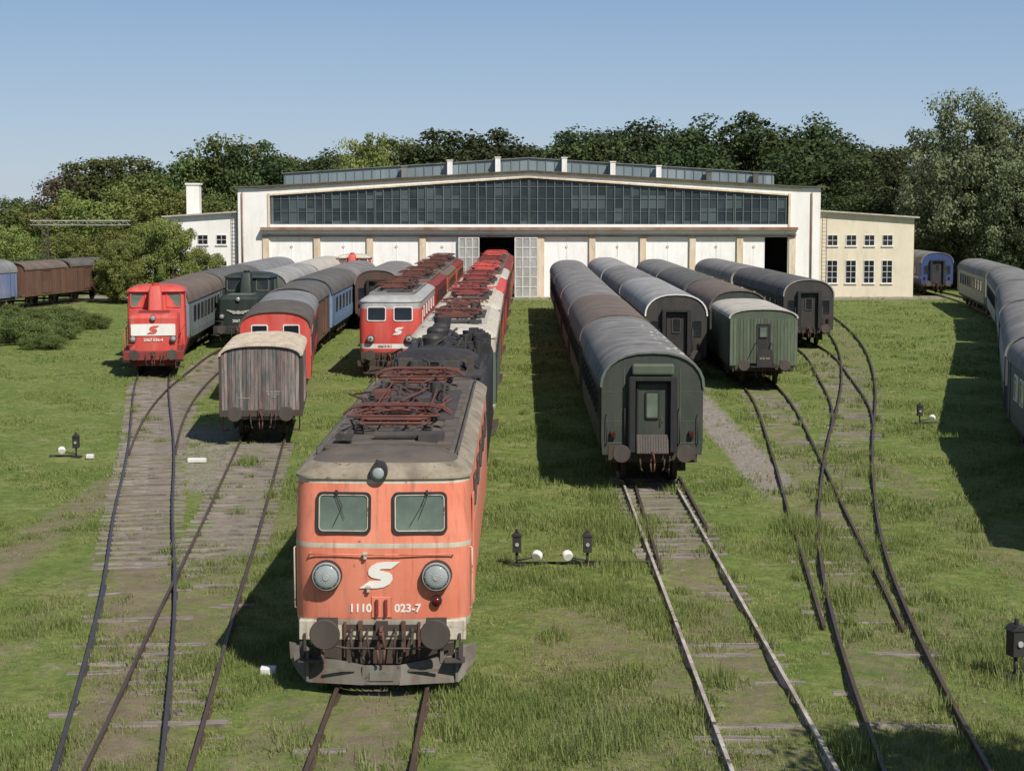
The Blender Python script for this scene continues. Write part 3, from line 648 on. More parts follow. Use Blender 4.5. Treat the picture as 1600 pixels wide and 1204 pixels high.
eloco('A',130,15,[(1.2,'cream'),(3.49,'orange_old')],'roofrust','darkred',E1%'red roof edge and old orange body','darkred')
eloco('A',146.6,15,[(1.2,'darkred'),(3.49,'red')],'roofrust','darkred',E1%'red body near the shed doorway','red')
eloco('A',163.2,15,[(1.2,'darkred'),(3.49,'darkred')],'roofdark','darkred',E1%'dark body half inside the shed','darkred')
h1,syh=eloco('H',86.5,15.5,[(1.08,'darkred'),(1.28,'red'),(1.5,'white'),(3.18,'red'),(3.49,'lightgrey')],'roofgrey','lightgrey','red electric locomotive with white stripe and grey roof facing out','pantored',wfr='white')
logo(h1,.5,'logowhite',(.40,syh(.45,2.1)-.01,2.12),(0,0,R(4))); text('1046 018-2',.15,'darkred',h1,(-.25,syh(-.3,1.4)-.012,1.39),bold=.002)
eloco('H',103.4,15,[(1.2,'darkred'),(3.49,'darkred')],'roofrust','darkred',E1%'deep red side and rusty roof','pantored')
eloco('H',119.8,15,[(1.2,'cream'),(2.4,'orange_old'),(2.55,'cream'),(3.49,'orange_old')],'roofrust','roofrust',E1%'faded orange side and cream band','pantored')
eloco('H',136.2,15,[(1.2,'cream'),(3.49,'orange_old')],'roofrust','darkred',E1%'orange side and rusty roof','pantored')
# ---------------- hood diesel locomotives
def hood(k,Y,body,lower,label,frame,roof='roofgrey',num='2067 036-4'):
    L=10.2; loc,rz=pose(k,Y,L); t=thing('diesel_locomotive',label,'locomotive',loc,rz,'hooded diesel shunting locomotives')
    mb=MB(); stack(mb,[(1.15,1.16,.35,9.8,.16,.05),(1.4,1.18,.35,9.8,.16,.05),(2.7,1.18,.38,9.8,.18,.05),(2.86,1.08,.5,9.7,.2,.04),(2.92,.9,.7,9.5,.2,.03)],lambda z:0); mb.obj('engine_hood',t,[body,lower])
    c=MB(); stack(c,[(1.15,1.42,4.2,7.4,.12,.03),(2.3,1.42,4.2,7.4,.12,.03),(3.8,1.38,4.3,7.3,.15,.03)],lambda z:0); c.obj('cab',t,[body])
    c=MB(); stack(c,[(3.805,1.46,4.15,7.5,.2,.05),(3.9,1.40,4.2,7.4,.2,.05),(4.05,1.0,4.4,7.2,.2,.05),(4.1,.5,4.7,7.0,.2,.03)],lambda z:0); c.obj('cab_roof',t,[roof])
    for sx in(-1,1):
        win(t,.78,.74,.12,.05,'glassgreen' if body=='red' else 'glassdark',frame,(sx*.88,4.26,3.38),(R(-3),0,0),d=.05); win(t,.8,.65,.06,.05,'glassdark',frame,(sx*1.41,5.9,3.3),(0,0,sx*math.pi/2),split='v')
        hl=MB(); hl.cyl((0,.05,0),(0,-.14,0),.15,n=20,mi=1); hl.ell((0,-.13,0),.12,.04,.12,16,6); hl.obj('headlight',t,['glasslamp','steel'],(sx*.95,.3,1.72))
        r=MB(); r.tube([(sx*1.35,0,1.1),(sx*1.35,0,1.95),(sx*1.35,.4,2.15),(sx*1.38,4.2,2.15)],.022); r.tube([(sx*1.35,2,1.1),(sx*1.35,2,2.15)],.02); r.tube([(sx*.9,-.0,1.1),(sx*.9,0,1.45),(sx*1.35,0,1.45)],.02); r.obj('handrail',t,['red' if body=='red' else 'steel'])
        s_=MB()
        for z in(.35,.65): s_.box(sx*1.25-.2,sx*1.25+.2,-.02,.35,z,z+.04)
        s_.box(sx*1.05-.02,sx*1.05+.02,0,.3,.3,1.0); s_.obj('step',t,['under'])
    hl=MB(); hl.cyl((0,.1,0),(0,-.14,0),.14,n=20,mi=1); hl.ell((0,-.13,0),.12,.04,.12,16,6); hl.obj('headlight',t,['glasslamp','steel'],(0,.35,2.72))
    x=MB(); stack(x,[(2.85,.36,3.2,4.15,.1,.02),(3.9,.30,3.35,4.15,.1,.02),(4.12,.25,3.5,4.15,.1,.02)],lambda z:0); x.cyl((0,3.85,4.1),(0,3.85,4.25),.16,.19,n=16); x.obj('exhaust_tower',t,[body])
    g=MB(); g.box(-.05,.05,.9,3.0,2.92,2.94)
    for q in range(6): g.box(-.75,.75,.9+q*.35,1.1+q*.35,2.921,2.95)
    g.obj('hood_grille',t,['green3' if body!='red' else 'darkred'])
    u=MB(); u.box(-1.45,1.45,0,10.2,.9,1.15); u.box(-1.42,1.42,-.06,.0,.72,1.14); u.box(-1.1,1.1,.5,9.7,.4,.9); u.obj('platform',t,['darkred' if body=='red' else 'black'],bev=.015)
    for y in(2,5,8): place(ME_WHEEL,'wheelset',t,(0,y,0))
    ends(t,L,z=1.0,both=False,sep=.88)
    if body=='red':
        p=MB(); p.prism(rrect(2.1,.56,.05),-.02,.0); p.obj('white_panel',t,['logowhite'],(0,.30,2.15)); logo(t,.56,'red',(0,.272,2.15))
        text(num,.2,'logowhite',t,(0,.27,1.66),bold=.004)
    else:
        text('2067.14',.22,'logowhite',t,(0,.27,1.45),bold=.003)
        w=MB()
        w.cyl((0,0,0),(0,-.02,0),.11,n=20)
        for sx in(-1,1):
            for q in range(3): w.add([(sx*.10,-.015,.06-q*.05),(sx*(.68-q*.16),-.015,.16-q*.09),(sx*(.64-q*.16),-.015,.09-q*.09),(sx*.10,-.015,.02-q*.05)],[(0,1,2,3)])
        w.obj('winged_wheel_emblem',t,['fadedwhite'],(0,.26,1.95))
    return t
hood('I',86.5,'red','red','bright red hooded diesel shunting locomotive with white number panel','red',roof='red')
hood('J',104.5,'greenblack','greenblack','dark green diesel shunting locomotive with winged wheel emblem','green3',roof='greenblack')
t=hood('L',146,'red','white','small red and white diesel locomotive near the shed','white',roof='cream')
t.location=(-13.9,147,0)
# ---------------- coaches and wagons
cb=coach('B',51.5,17,'green','roofgrey','dark green passenger coach with gangway door and white roof vents',sides=[-1,1],near=True,vents=15,nwin=8,rim='green3',zr=3.88)
coach('B',69.4,16,'green','roofrust','dark green coach with rusty brown roof',nwin=8,zr=3.9)
coach('B',86.4,15,'green','roofgrey','dark green coach with plain grey roof',nwin=7)
coach('B',102.4,20,'green','roofgrey','dark green coach with dark grey roof',nwin=9)
coach('B',123.4,20,'green','roofgrey','dark green coach with light roof fittings',nwin=9,vents=6)
coach('C',85.5,21,'nearblack','roofsilver','silver roofed dark coach with white rimmed end',nwin=9,rim='white',zr=3.9)
coach('C',107.7,21,'slate','roofgrey','grey coach with pale grey roof',nwin=9,vents=5)
coach('C',129.9,21,'beige','roofsilver','beige coach with grey roof by the shed',nwin=9)
coach('D',80.5,9,'green2','rooflight','short moss green wooden coach with pale canvas roof',W=3.0,zw=3.1,zr=3.5,nwin=0,end='plank',ax4=False)
coach('D',90.8,13,'green','roofrust','coach with arched brown roof',nwin=5,vents=4)
coach('D',105,20,'green2','roofdark','green coach with dark grey roof and vents',nwin=9,vents=6)
coach('D',126,20,'beige','roofgrey','beige and grey coach near the shed',nwin=9)
coach('E',104.5,21,'nearblack','roofdark','sooty dark coach with open black gangway end',nwin=9,rim='roofsilver')
coach('E',126.6,21,'beige','roofgrey','grey roofed coach with light side',nwin=9)
wagon('G',61.8,6.8,'planks','roofcream','weathered wooden goods wagon with faded plank end',near=True)
coach('G',74.5,9.5,'red','roofbrown','red railcar with white window band and brown roof',zw=3.1,zr=3.72,nwin=5,band=('white',1.9,2.65),end='win',ax4=False)
coach('G',85,9.5,'red','roofblue','red coach with blue grey roof',zw=2.95,zr=3.68,nwin=4,end='win',ax4=False)
wagon('G',95.6,10,'planksbrown','roofdark','brown goods wagon with dark roof',zw=3.0,zr=3.75)
coach('G',106.6,17,'bluecar','roofdark','blue departmental coach with dark roof',nwin=6,end='win')
coach('G',124.6,17,'bluecar','roofgrey','blue coach with grey roof',nwin=6,end='win')
coach('L',120.5,20,'brown','roofgrey','brown coach with grey roof',nwin=8)
coach('I',97.6,17,'bluegrey','roofrust','pale blue grey coach with brown roof',nwin=8)
coach('I',115.4,16,'green','roofdark','dark green coach with black roof',nwin=7)
coach('I',132.2,20,'bluegrey','roofblue','blue grey coach with pale roof',nwin=8)
coach('J',116,18,'green3','roofsilver','grey green coach with smooth pale roof',nwin=8)
coach('J',135,20,'lightgrey','rooflight','pale coach with whitish roof by the shed',nwin=8)
coach('R',40.5,20.6,'slate','roofgrey','dark slate sleeping coach with light window surrounds',nwin=10,sides=[-1],wfr='white',zr=3.72)
coach('R',62,22,'slate','roofgrey','dark slate coach with light window surrounds',nwin=10,sides=[-1],wfr='white',zr=3.72)
coach('R',85,22.3,'slate','roofgrey','dark slate coach with grey ribbed roof',nwin=10,sides=[-1],wfr='white',zr=3.72)
coach('R',108.2,22.3,'bluegrey','roofgrey','dusty slate coach in the curved row',nwin=10,sides=[-1],zr=3.72)
coach('R',131.5,21,'beige','roofgrey','beige coach in the curved row',nwin=9,sides=[-1],zr=3.72)
coach('K',122,22,'bluemid','roofblue','faded blue coach with graffiti like stains',nwin=8,sides=[1])
wagon('K',145,7.5,'planksbrown','roofrust','rust brown covered goods wagon',zr=3.6,zw=3.0)
wagon('K',153.2,7.5,'planksbrown','roofdark','brown covered goods wagon with dark roof',zr=3.6,zw=3.0)
PATH['M']=catmull([(37.0,150),(37.6,163),(38,185)])
t=coach('M',163,18,'bluedeep','roofgrey','deep blue coach with white stripe',nwin=6,sides=[-1],end='gangway',band=('white',1.5,1.6))
t.location=(38.4,167,0)
t=coach('M',163,18,'slate','roofdark','grey old coach beside the cream wing',nwin=6,sides=[-1],end='gangway'); t.location=(38.6,188,0)
# ------------------------------------------------------------ tracks
def rail_mesh(path,off,mat):
    P=path; T=np.gradient(P,axis=0); T/=np.linalg.norm(T,axis=1)[:,None]; Nn=np.stack([T[:,1],-T[:,0]],1)
    pr=[(-.032,0),(.032,0),(.032,-.04),(.012,-.05),(.012,-.12),(.06,-.135),(.06,-.155),(-.06,-.155),(-.06,-.135),(-.012,-.12),(-.012,-.05),(-.032,-.04)]
    vs=[];n=len(pr)
    for p,nn in zip(P,Nn):
        for a,z in pr: q=p+nn*(off+a); vs.append((q[0],q[1],z))
    fs=[(i*n+j,i*n+(j+1)%n,(i+1)*n+(j+1)%n,(i+1)*n+j) for i in range(len(P)-1) for j in range(n)]
    fs+=[tuple(range(n)),tuple(range((len(P)-1)*n,len(P)*n))]
    mb=MB(); mb.add(vs,fs); return mb.mesh('rail',[M[mat]])
sl=MB().box(-1.08,1.08,-.13,.13,-.24,-.095)
ME_SL=sl.mesh('sleeper',[M['sleeper']])
def track(k,y0,y1,mat,label,sl_rng=(),zoff=0):
    P=PATH[k]; m=(P[:,1]>=y0)&(P[:,1]<=y1); P=P[m]
    t=thing('railway_track',label,'railway track',(float(P[0,0]),float(P[0,1]),0),0,'tracks of the railway yard'); Q=P-P[0]
    for o in(-.755,.755): place(rail_mesh(Q,o,mat),'rail',t,(0,0,zoff))
    cnt=0
    for a,b,sink in sl_rng:
        y=a
        while y<b and cnt<100:
            x=at(k,y); dx=at(k,y+.5)-at(k,y-.5)
            place(ME_SL,'sleeper',t,(x-P[0,0]+random.uniform(-.05,.05),y-P[0,1],random.uniform(-.015,.006)-sink*random.uniform(.3,1.2)),(random.uniform(-.01,.01),random.uniform(-.014,.014),-math.atan(dx)+random.uniform(-.025,.025))); y+=.66; cnt+=1
    return t
random.seed(3)
track('I',17,160,'raildark','curving railway track with dark rails and grey timber sleepers',[(28,41,.065),(41,84,.004)])
track('J',58.5,160,'rail','rusty diverging track on timber sleepers',[(60,100,.015)])
track('G',17,160,'rail','rusty overgrown track with timber sleepers',[(26,42,.075),(42,62,.0)],zoff=-.02)
track('A',17,178,'rail','straight rusty track under the orange locomotive',[(22,33,.07)])
track('B',17,166,'railwhite','straight track with flaking white painted rails',[(22,42,.078),(42,54,.0)])
track('C',80,164,'rail','rusty track beneath the grey roofed coaches',[(80,90,.03)])
track('D',34,164,'rail','overgrown rusty track curving to the green coach',[(36,44,.075),(54,82,.065)],zoff=-.035)
track('F',17,164,'rail','long curved track with dark rails across the grass',[(24,60,.08),(62,96,.062)])
track('E',62,162,'rail','short curved track leading to the dark coach',[(72,104,.055)],zoff=-.02)
track('H',80,163,'rail','rusty track under the red locomotives')
track('L',118,163,'rail','rusty track under the brown coach')
track('R',31,180,'rail','curved track below the long coach row')
track('K',111,160,'rail','track below the brown goods wagons')
for x0,x1,ya,yb in((3.17,3.37,40,52),(4.74,4.80,45,54)): 
    t=rail_mesh(np.array([[0,0],[(x1-x0)*.5,(yb-ya)*.5],[x1-x0,yb-ya]]),0,'rail')
    go=place(t,'guard_rail',None,(x0,ya,-.02)); go['label']='rusty guard rail beside the white rails'; go['category']='railway track'; go['group']='guard rails at the switch'
# ------------------------------------------------------------ switch levers and lanterns
def lever(x,y,side,rz=0,s=1):
    t=thing('switch_lever','railway switch lever with black lantern and white counterweight','railway switch',(x,y,GZ),rz,'switch levers beside the tracks')
    p=MB(); p.cyl((0,0,0),(0,0,.32),.03,n=8); p.box(-.16,.16,-.12,.12,0,.06); p.obj('post',t,['black'])
    l=MB(); l.box(-.10,.10,-.1,.1,.32,.68); l.prism([(-.13,.68),(.13,.68),(.05,.76),(-.05,.76)],-.12,.12); l.cyl((0,0,.76),(0,0,.84),.035,n=8); l.cyl((0,-.1,.5),(0,-.13,.5),.045,n=14,mi=1); l.obj('lantern',t,['black','lightgrey'],bev=.008)
    a=MB(); a.tube([(0,0,.12),(side*.38,-.05,.2),(side*.62,-.05,.26)],.02); a.box(min(0,side*.9),max(0,side*.9),.05,.12,.03,.07); a.obj('lever_arm',t,['black'])
    w=MB(); w.cyl((0,-.07,0),(0,.07,0),.125,n=20); w.obj('counterweight',t,['logowhite'],(side*.46,-.05,.24),(R(25),0,R(-20*side)),bev=.03)
    if s!=1: t.scale=(s,s,s)
lever(-.06,40.8,1); lever(1.55,40.8,-1); lever(-14.5,58.7,-1); lever(15.1,68,1); lever(8.62,30.9,1,.3,1.25)
ro=MB(); ro.tube([(1.5,40.9,GZ+.08),(3.1,40.9,GZ+.08)],.025)
o=ro.obj('switch_rod',None,['under']); o['label']='rusty rod linking the switch levers to the rails'; o['category']='railway switch'
for x,y,w in((-10.35,57.6,.6),(-4.4,31.1,.28),(-14.0,58.5,.25)):
    o=MB().box(-w/2,w/2,-.1,.1,0,.14).obj('marker_stone',None,['white'],(x,y,GZ),(0,0,.05),bev=.025); o['label']='low white painted marker stone in the gravel'; o['category']='marker stone'; o['group']='white marker stones'
# ------------------------------------------------------------ engine shed
YS=165.0
sh=thing('engine_shed','large white engine shed with glazed gable and low pitched roof','building',(.85,YS,GZ))
w=MB()
for sx in(-1,1):
    w.prism([(sx*23.5,0),(sx*26.4,0),(sx*26.4,9.9),(sx*23.5,9.9)],0,.5)
    w.prism([(sx*26.1,0),(sx*26.4,0),(sx*26.4,9.9),(sx*26.1,9.9)],.5,45)
w.prism([(-23.5,9.2),(0,10.8),(0,11.35),(-23.5,9.9)],0,.5); w.prism([(23.5,9.2),(0,10.8),(0,11.35),(23.5,9.9)],0,.5)
w.prism([(-23.5,5.45),(23.5,5.45),(23.5,6.6),(-23.5,6.6)],0,.5)
w.prism([(-26.1,0),(26.1,0),(26.1,10),(-26.1,10)],44.6,45)
w.obj('wall',sh,['plaster'])
o=MB()
for sx in(-1,1):
    o.prism([(sx*24.6,9.74),(0,11.2),(0,11.40),(sx*24.6,9.95)],-.12,-.003)
    o.prism([(sx*23.4,9.2),(0,10.8),(0,10.95),(sx*23.4,9.35)],-.06,-.003)
    o.box(sx*23.6-.1,sx*23.6+.1,-.1,-.003,5.5,9.4)
o.obj('trim',sh,['ochre'])
r=MB(); 
for sx in(-1,1): r.prism([(sx*26.9,9.92),(sx*24.5,9.97),(0,11.41),(0,11.5),(sx*24.5,10.06),(sx*26.9,10.01)],-.35,45.5)
r.obj('roof',sh,['roofdark'])
o=MB(); o.box(-24.3,24.3,-.75,-.01,6.1,6.35); o.box(-24.3,24.3,-.3,-.01,5.75,6.1,1); o.prism([(-24.2,5.5),(24.2,5.5),(24.2,5.6),(-24.2,5.6)],-.25,-.01)
o.obj('canopy',sh,['rustbeam','plaster'])
nb=10; bw=46.6/nb
for b in range(nb):
    x0=-23.3+b*bw; x1=x0+bw; f=lambda x:10.76-(10.76-9.2)*abs(x)/23.3
    m=MB(); m.prism([(x0,6.6),(x1,6.6),(x1,f(x1)),(x0,f(x0))],.22,.26,0)
    for q in range(7):
        x=x0+bw*q/6; ww=.10 if q in(0,) else .035
        m.prism([(x-ww,6.6),(x+ww,6.6),(x+ww,f(x)),(x-ww,f(x))],.10,.218,1)
    for z in(7.75,8.9): m.box(x0,x1,.15,.217,z-.018,z+.018,1)
    if f((x0+x1)/2)>10.1:m.box(x0,x1,.15,.217,9.98,10.02,1)
    m.obj('window',sh,['pane','mullion'])
g=MB(); u=lambda x:12.75-(12.75-11.3)*abs(x)/23.1
for sx in(-1,1):
    g.prism([(0,10.8),(sx*23.1,9.6),(sx*23.1,11.3),(0,12.75)],7.02,7.06,0)
    g.prism([(0,12.75),(sx*23.3,11.29),(sx*23.3,11.36),(0,12.82)],6.85,24,2)
for q in range(-28,29):
    x=q*.82; ww=.06 if q%6==0 else .03; g.prism([(x-ww,10),(x+ww,10),(x+ww,u(x)),(x-ww,u(x))],6.95,7.015,1)
for sx in(-1,1): g.box(sx*23.1-.05,sx*23.1+.05,7.1,24,9.6,11.2,2)
g.obj('roof_lantern',sh,['skypane','mullion','roofgrey'])
for px,hh,mt in((-7.4,1.4,'plaster'),(-2.9,1.4,'plaster'),(3.35,1.4,'plaster'),(7.9,1.3,'plaster'),(12.2,1.2,'plaster'),(-11.7,1.1,'roofgrey'),(16.9,1.0,'roofdark'),(21.3,1.1,'roofdark')):
    v=MB(); zb=u(px)-1.4; v.box(-.24,.24,-.3,.3,0,hh+.2); v.box(-.3,.3,-.36,.36,hh+.2,hh+.28); v.obj('roof_vent',sh,[mt],(px,6.4,zb))
pil=[-23.9,-19.25,-14.45,-9.65,1.1,5.75,10.35,14.85,19.15]
for x in pil:
    MB().box(-.28,.28,-.14,-.0,0,5.75).obj('pilaster',sh,['ochre'],(x,0,0))
MB().box(-.3,.3,-.1,.3,0,5.45).obj('pilaster',sh,['ochre'],(23.9,0,0))
def door(x0,x1):
    m=MB(); m.box(x0,x1,.1,.2,0,5.44); n=max(1,round((x1-x0)/2.2)); d=(x1-x0)/n
    for q in range(n):
        a=x0+q*d; m.box(a+.01,a+.07,.07,.098,.05,5.4)
        for z in(.1,5.2): m.box(a+.12,a+d-.12,.085,.098,z,z+.08)
    m.cyl(((x0+x1)/2,.1,4.6),((x0+x1)/2,.04,4.6),.13,n=14,mi=1)
    m.obj('door',sh,['panel','gate'])
ed=[(-23.62,-19.53),(-18.97,-14.73),(-14.17,-9.93),(-9.37,-6.4),(1.38,5.47),(6.03,10.07),(10.63,14.57),(15.13,18.87),(19.43,21.4)]
for a,b in ed: door(a,b)
def leaf(x0,x1,rz):
    m=MB(); w_=x1-x0
    m.box(0,w_,.02,.05,0,5.4,1)
    for q in range(4): m.box(w_*q/3-.06,w_*q/3+.06,-.03,.019,0,5.4)
    for q in range(7): m.box(0,w_,-.02,.018,q*.89,q*.89+.1)
    m.obj('gate_leaf',sh,['gate','lightgrey'],(x0,-.25,0),(0,0,rz))
leaf(-6.35,-4.55,0); leaf(-1.25,.75,0)
for x,z0,z1 in((-26.0,0,9.5),(25.6,0,9.5)):
    MB().cyl((x,-.12,z0),(x,-.12,z1),.07,n=10).obj('downpipe',sh,['rustbeam'])
def wing(x0,x1,za,zb,depth,y,mat,label,wins):
    t=thing('workshop_wing',label,'building',(0,y,GZ))
    m=MB(); m.prism([(x0,0),(x1,0),(x1,zb),(x0,za)],0,depth); m.obj('wall',t,[mat])
    m=MB(); m.prism([(x0-.2,za+.02),(x1+.4,zb+.0),(x1+.4,zb+.14),(x0-.2,za+.16)],-.45,depth+.4); m.obj('roof',t,['rooflight'])
    for x,z,w_,h in wins:
        o=win(t,w_,h,.01,.05,'glassdark','white',(x,-.002,z),split='grid',d=.05)
        MB().box(-w_/2-.08,w_/2+.08,-.12,-.001,-h/2-.08,-h/2).obj('sill',o,['plaster'])
    return t
wr=wing(27.28,35.9,7.75,7.15,22,165.6,'creamwall','cream plastered workshop wing with eight gridded windows',[(x,z,w_,h) for x in(28.5,30.2,31.85,33.5) for z,w_,h in((5.15,.95,1.0),(2.3,.98,2.1))])
wl=wing(-32.4,-25.6,7.2,7.7,22,165.7,'plaster','white workshop wing with small windows',[(-28.9,5.2,.95,.9),(-27.2,5.2,.95,.9),(-27.2,2.8,.95,.9),(-28.9,2.8,.95,.9)])
wing(-37.2,-32.42,4.3,4.9,14,166.2,'plaster','low white annex beside the workshop wing',[(-35,2.6,.9,.9)])
ch=thing('chimney','square white chimney on the workshop wing','chimney',(-30.6,171,7.0)); m=MB(); m.box(-.6,.6,-.6,.6,0,3.1); m.obj('stack',ch,['plaster']); MB().box(-.7,.7,-.7,.7,3.1,3.25).obj('cap',ch,['plaster'])
for x,y,h,mt,lb in((-25.95,165.45,7.9,'brown','rusty iron ladder fixed to the shed wall'),(27.6,164.8,7.5,'steel','iron ladder between shed and cream wing')):
    ld=MB()
    for sx in(-.2,.2): ld.tube([(sx,0,.3),(sx,0,h)],.03)
    for q in range(21): ld.tube([(-.2,0,.5+q*.34),(.2,0,.5+q*.34)],.02)
    o=ld.obj('wall_ladder',None,[mt],(x,y,GZ)); o['label']=lb;o['category']='ladder'
gt=thing('signal_gantry','grey steel gantry beam on lattice masts','gantry',(-41,156,GZ))
m=MB(); 
for x in(0,.5): m.box(x-.05,x+.05,-.05,.05,0,7.3)
for q in range(9): m.tube([(0,0,.3+q*.75),(.5,0,1.05+q*.75)],.03)
m.obj('mast',gt,['steel'])
m=MB(); m.box(-1,7.6,-.06,.06,6.95,7.05); m.box(-1,7.6,-.06,.06,6.6,6.66)
for q in range(12): m.tube([(-.9+q*.7,0,6.63),(-.55+q*.7,0,7.0),(-.2+q*.7,0,6.63)],.02)
m.obj('beam',gt,['lightgrey'])
ty=thing('flat_trolley','small yellow flat railway trolley','trolley',(-34.5,156,0)); m=MB(); m.box(-1.2,1.2,0,3.5,.6,.85); m.obj('deck',ty,['yellow'],bev=.03)
m=MB(); m.box(-.9,.9,1.2,2.2,.86,1.5); m.obj('load',ty,['steel'],bev=.05)
for y in(.8,2.7): place(ME_WHEEL,'wheelset',ty,(0,y,0))
# ------------------------------------------------------------ trees
def crown(seed,nc=46,nl=95,leaf=.034,rx=.33,rz=.36,cz=.6,mat='leafdark',cmin=.06,cmax=.125):
    r=np.random.default_rng(seed); V=[];S=[]
    for c in range(nc):
        d=r.normal(size=3); d/=np.linalg.norm(d); rad=r.uniform(.35,1)**.6
        cc=np.array([d[0]*rx*rad,d[1]*rx*rad,cz+d[2]*rz*rad]); 
        if cc[2]<cz: cc[:2]*=1.0+.25*(cz-cc[2])/rz
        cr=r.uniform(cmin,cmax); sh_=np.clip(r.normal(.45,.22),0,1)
        dd=r.normal(size=(nl,3)); dd/=np.linalg.norm(dd,axis=1)[:,None]; rr=r.uniform(.45,1.08,nl)
        p=cc+dd*rr[:,None]*cr*np.array([1.1,1.1,.8])
        nrm=dd*.7+r.normal(size=(nl,3))*.5+np.array([0,0,.35]); nrm/=np.linalg.norm(nrm,axis=1)[:,None]
        a=np.cross(nrm,r.normal(size=(nl,3))); a/=np.linalg.norm(a,axis=1)[:,None]; b=np.cross(nrm,a); L_=leaf*r.uniform(.5,1.2,nl)[:,None]
        q=np.stack([p-a*L_*.5,p+b*L_*.36,p+a*L_*.5,p-b*L_*.36],1); V.append(q.reshape(-1,3))
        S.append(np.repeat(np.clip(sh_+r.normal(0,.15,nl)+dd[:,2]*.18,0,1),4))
    V=np.concatenate(V); S=np.concatenate(S)
    return npmesh('crown',V,np.arange(len(V)).reshape(-1,4),[M[mat]],S)
def trunk(seed):
    r=random.Random(seed); m=MB(); m.cyl((0,0,0),(0.01,0,.35),.022,.014,n=8); m.cyl((.01,0,.35),(0,.01,.75),.014,.005,n=6)
    for q in range(7):
        a=r.uniform(0,6.28); z=r.uniform(.25,.6); l=r.uniform(.15,.27); m.cyl((0,0,z),(l*math.cos(a),l*math.sin(a),z+l*.8),.008,.003,n=5)
    return m.mesh('trunk',[M['bark']])
TR=trunk(1)
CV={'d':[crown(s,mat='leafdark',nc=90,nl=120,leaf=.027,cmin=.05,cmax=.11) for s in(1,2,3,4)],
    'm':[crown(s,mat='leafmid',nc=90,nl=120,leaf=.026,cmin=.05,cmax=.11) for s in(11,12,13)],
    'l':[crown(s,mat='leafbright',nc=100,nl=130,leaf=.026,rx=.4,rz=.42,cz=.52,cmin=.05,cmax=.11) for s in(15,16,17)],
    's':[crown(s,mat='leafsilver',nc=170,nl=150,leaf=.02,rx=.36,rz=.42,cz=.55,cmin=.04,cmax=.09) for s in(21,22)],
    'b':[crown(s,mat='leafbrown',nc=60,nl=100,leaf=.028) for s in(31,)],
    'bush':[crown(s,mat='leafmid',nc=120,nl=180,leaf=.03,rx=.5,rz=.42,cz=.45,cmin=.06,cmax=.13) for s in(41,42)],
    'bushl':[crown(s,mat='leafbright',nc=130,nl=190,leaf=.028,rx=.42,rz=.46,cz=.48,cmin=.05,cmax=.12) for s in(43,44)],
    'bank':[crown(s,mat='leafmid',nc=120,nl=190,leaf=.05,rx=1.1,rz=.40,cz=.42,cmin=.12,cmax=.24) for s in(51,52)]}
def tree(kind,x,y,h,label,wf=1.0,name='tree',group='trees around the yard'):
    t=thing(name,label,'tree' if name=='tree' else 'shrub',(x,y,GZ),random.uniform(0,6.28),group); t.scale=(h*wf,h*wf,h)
    place(TR,'trunk',t); place(random.choice(CV[kind]),'crown',t); return t
random.seed(21)
PX=[(-85,8),(-66,8.5),(-60,9.5),(-57,12.5),(-52,14.0),(-46,14.2),(-40,15.2),(-35,17.2),(-30,15.2),(-26,14.5),(-22,15.6),(-18,17.2),(-14,16.0),(-10,17.4),(-1,18.8),(9,18.4),(25,19.5),(34,20.3),(39,19),(43,17.5),(46,16.5),(60,17),(110,17)]
def ht(x): return float(np.interp(x,[p[0] for p in PX],[p[1] for p in PX]))
x=-82
while x<72:
    h=ht(x)*random.uniform(.86,1.07); kd='d'
    if random.random()<(.55 if x<-25 else .2): kd='m'
    if -58<x<-38 and random.random()<.35: kd='b'
    tree(kd,x,226+random.uniform(-6,6),h,{'d':'dark green broadleaf tree in the wood behind the shed','m':'lighter green tree at the edge of the wood','b':'brownish dry tree in the wood'}[kd],random.uniform(.9,1.25)); x+=random.uniform(2.6,4.2)
x=-95
while x<85:
    tree('d' if x>-30 else random.choice('dm'),x,245+random.uniform(-4,8),ht(x*.93)*random.uniform(.86,1.0),'dark green broadleaf tree in the wood behind the shed',1.3); x+=random.uniform(4.5,6.5)
tree('l',-18.2,216,18.3,'lighter green tree rising above the wood',.6)
for x,y,h,kd in((-68,205,9.5,'l'),(-62,200,9.5,'l'),(-57,195,10,'m'),(-52,198,9.5,'l'),(-47,200,11,'l'),(-43,202,11.5,'l'),(-39,204,11,'l'),(-35,206,10,'m'),(-55,182,8,'l'),(-50,176,7,'l'),(-45,180,6.5,'l'),(-40,184,7,'l'),(-60,186,8,'m')):
    tree(kd,x,y,h,'bright green young tree beyond the goods wagons',1.2)
for x,y,h in ((38,196,11),(43,195,13),(48,190,12),(54,192,13),(60,190,13),(37,207,15),(31,212,16)):
    tree('d',x,y,h,'dark green tree beside the cream wing',1.3)
for x,y,h,wf in((44.5,182,20.2,.85),(49.2,184,18.2,.8),(42.5,192,13,.8),(55,182,17.0,.9),(48.0,177,14,.9),(52.5,174,13.5,1.0),(44.0,184,12,.9)):
    tree('s',x,y,h,'tall silvery green tree with billowing crown',wf)
for x,y,h,wf in((-31.5,157,7.6,.75),(-29.6,155,7.9,.65),(-33.8,154,6.0,.8),(-27.4,157,5.2,.85),(-35.5,158,4.6,.9)):
    tree('bushl',x,y,h,'leafy green bush tree in front of the white wing',wf,name='bush_tree')
for x,y,h in((-36,115,2.2),(-33,112,2.2),(-30.5,108,1.9),(-34,104,2.0),(-31,118,1.9),(-37.5,108,2.3),(-29,112,1.4),(-39,120,2.2),(-35.5,124,1.8),(-32,100,1.6),(-27.5,104,1.1),(-32,126,1.5),(-29,122,1.2)):
    tree('bank',x,y,h,'low bramble bank beside the grass',1.15,name='shrub',group='low shrubs at the yard edge')
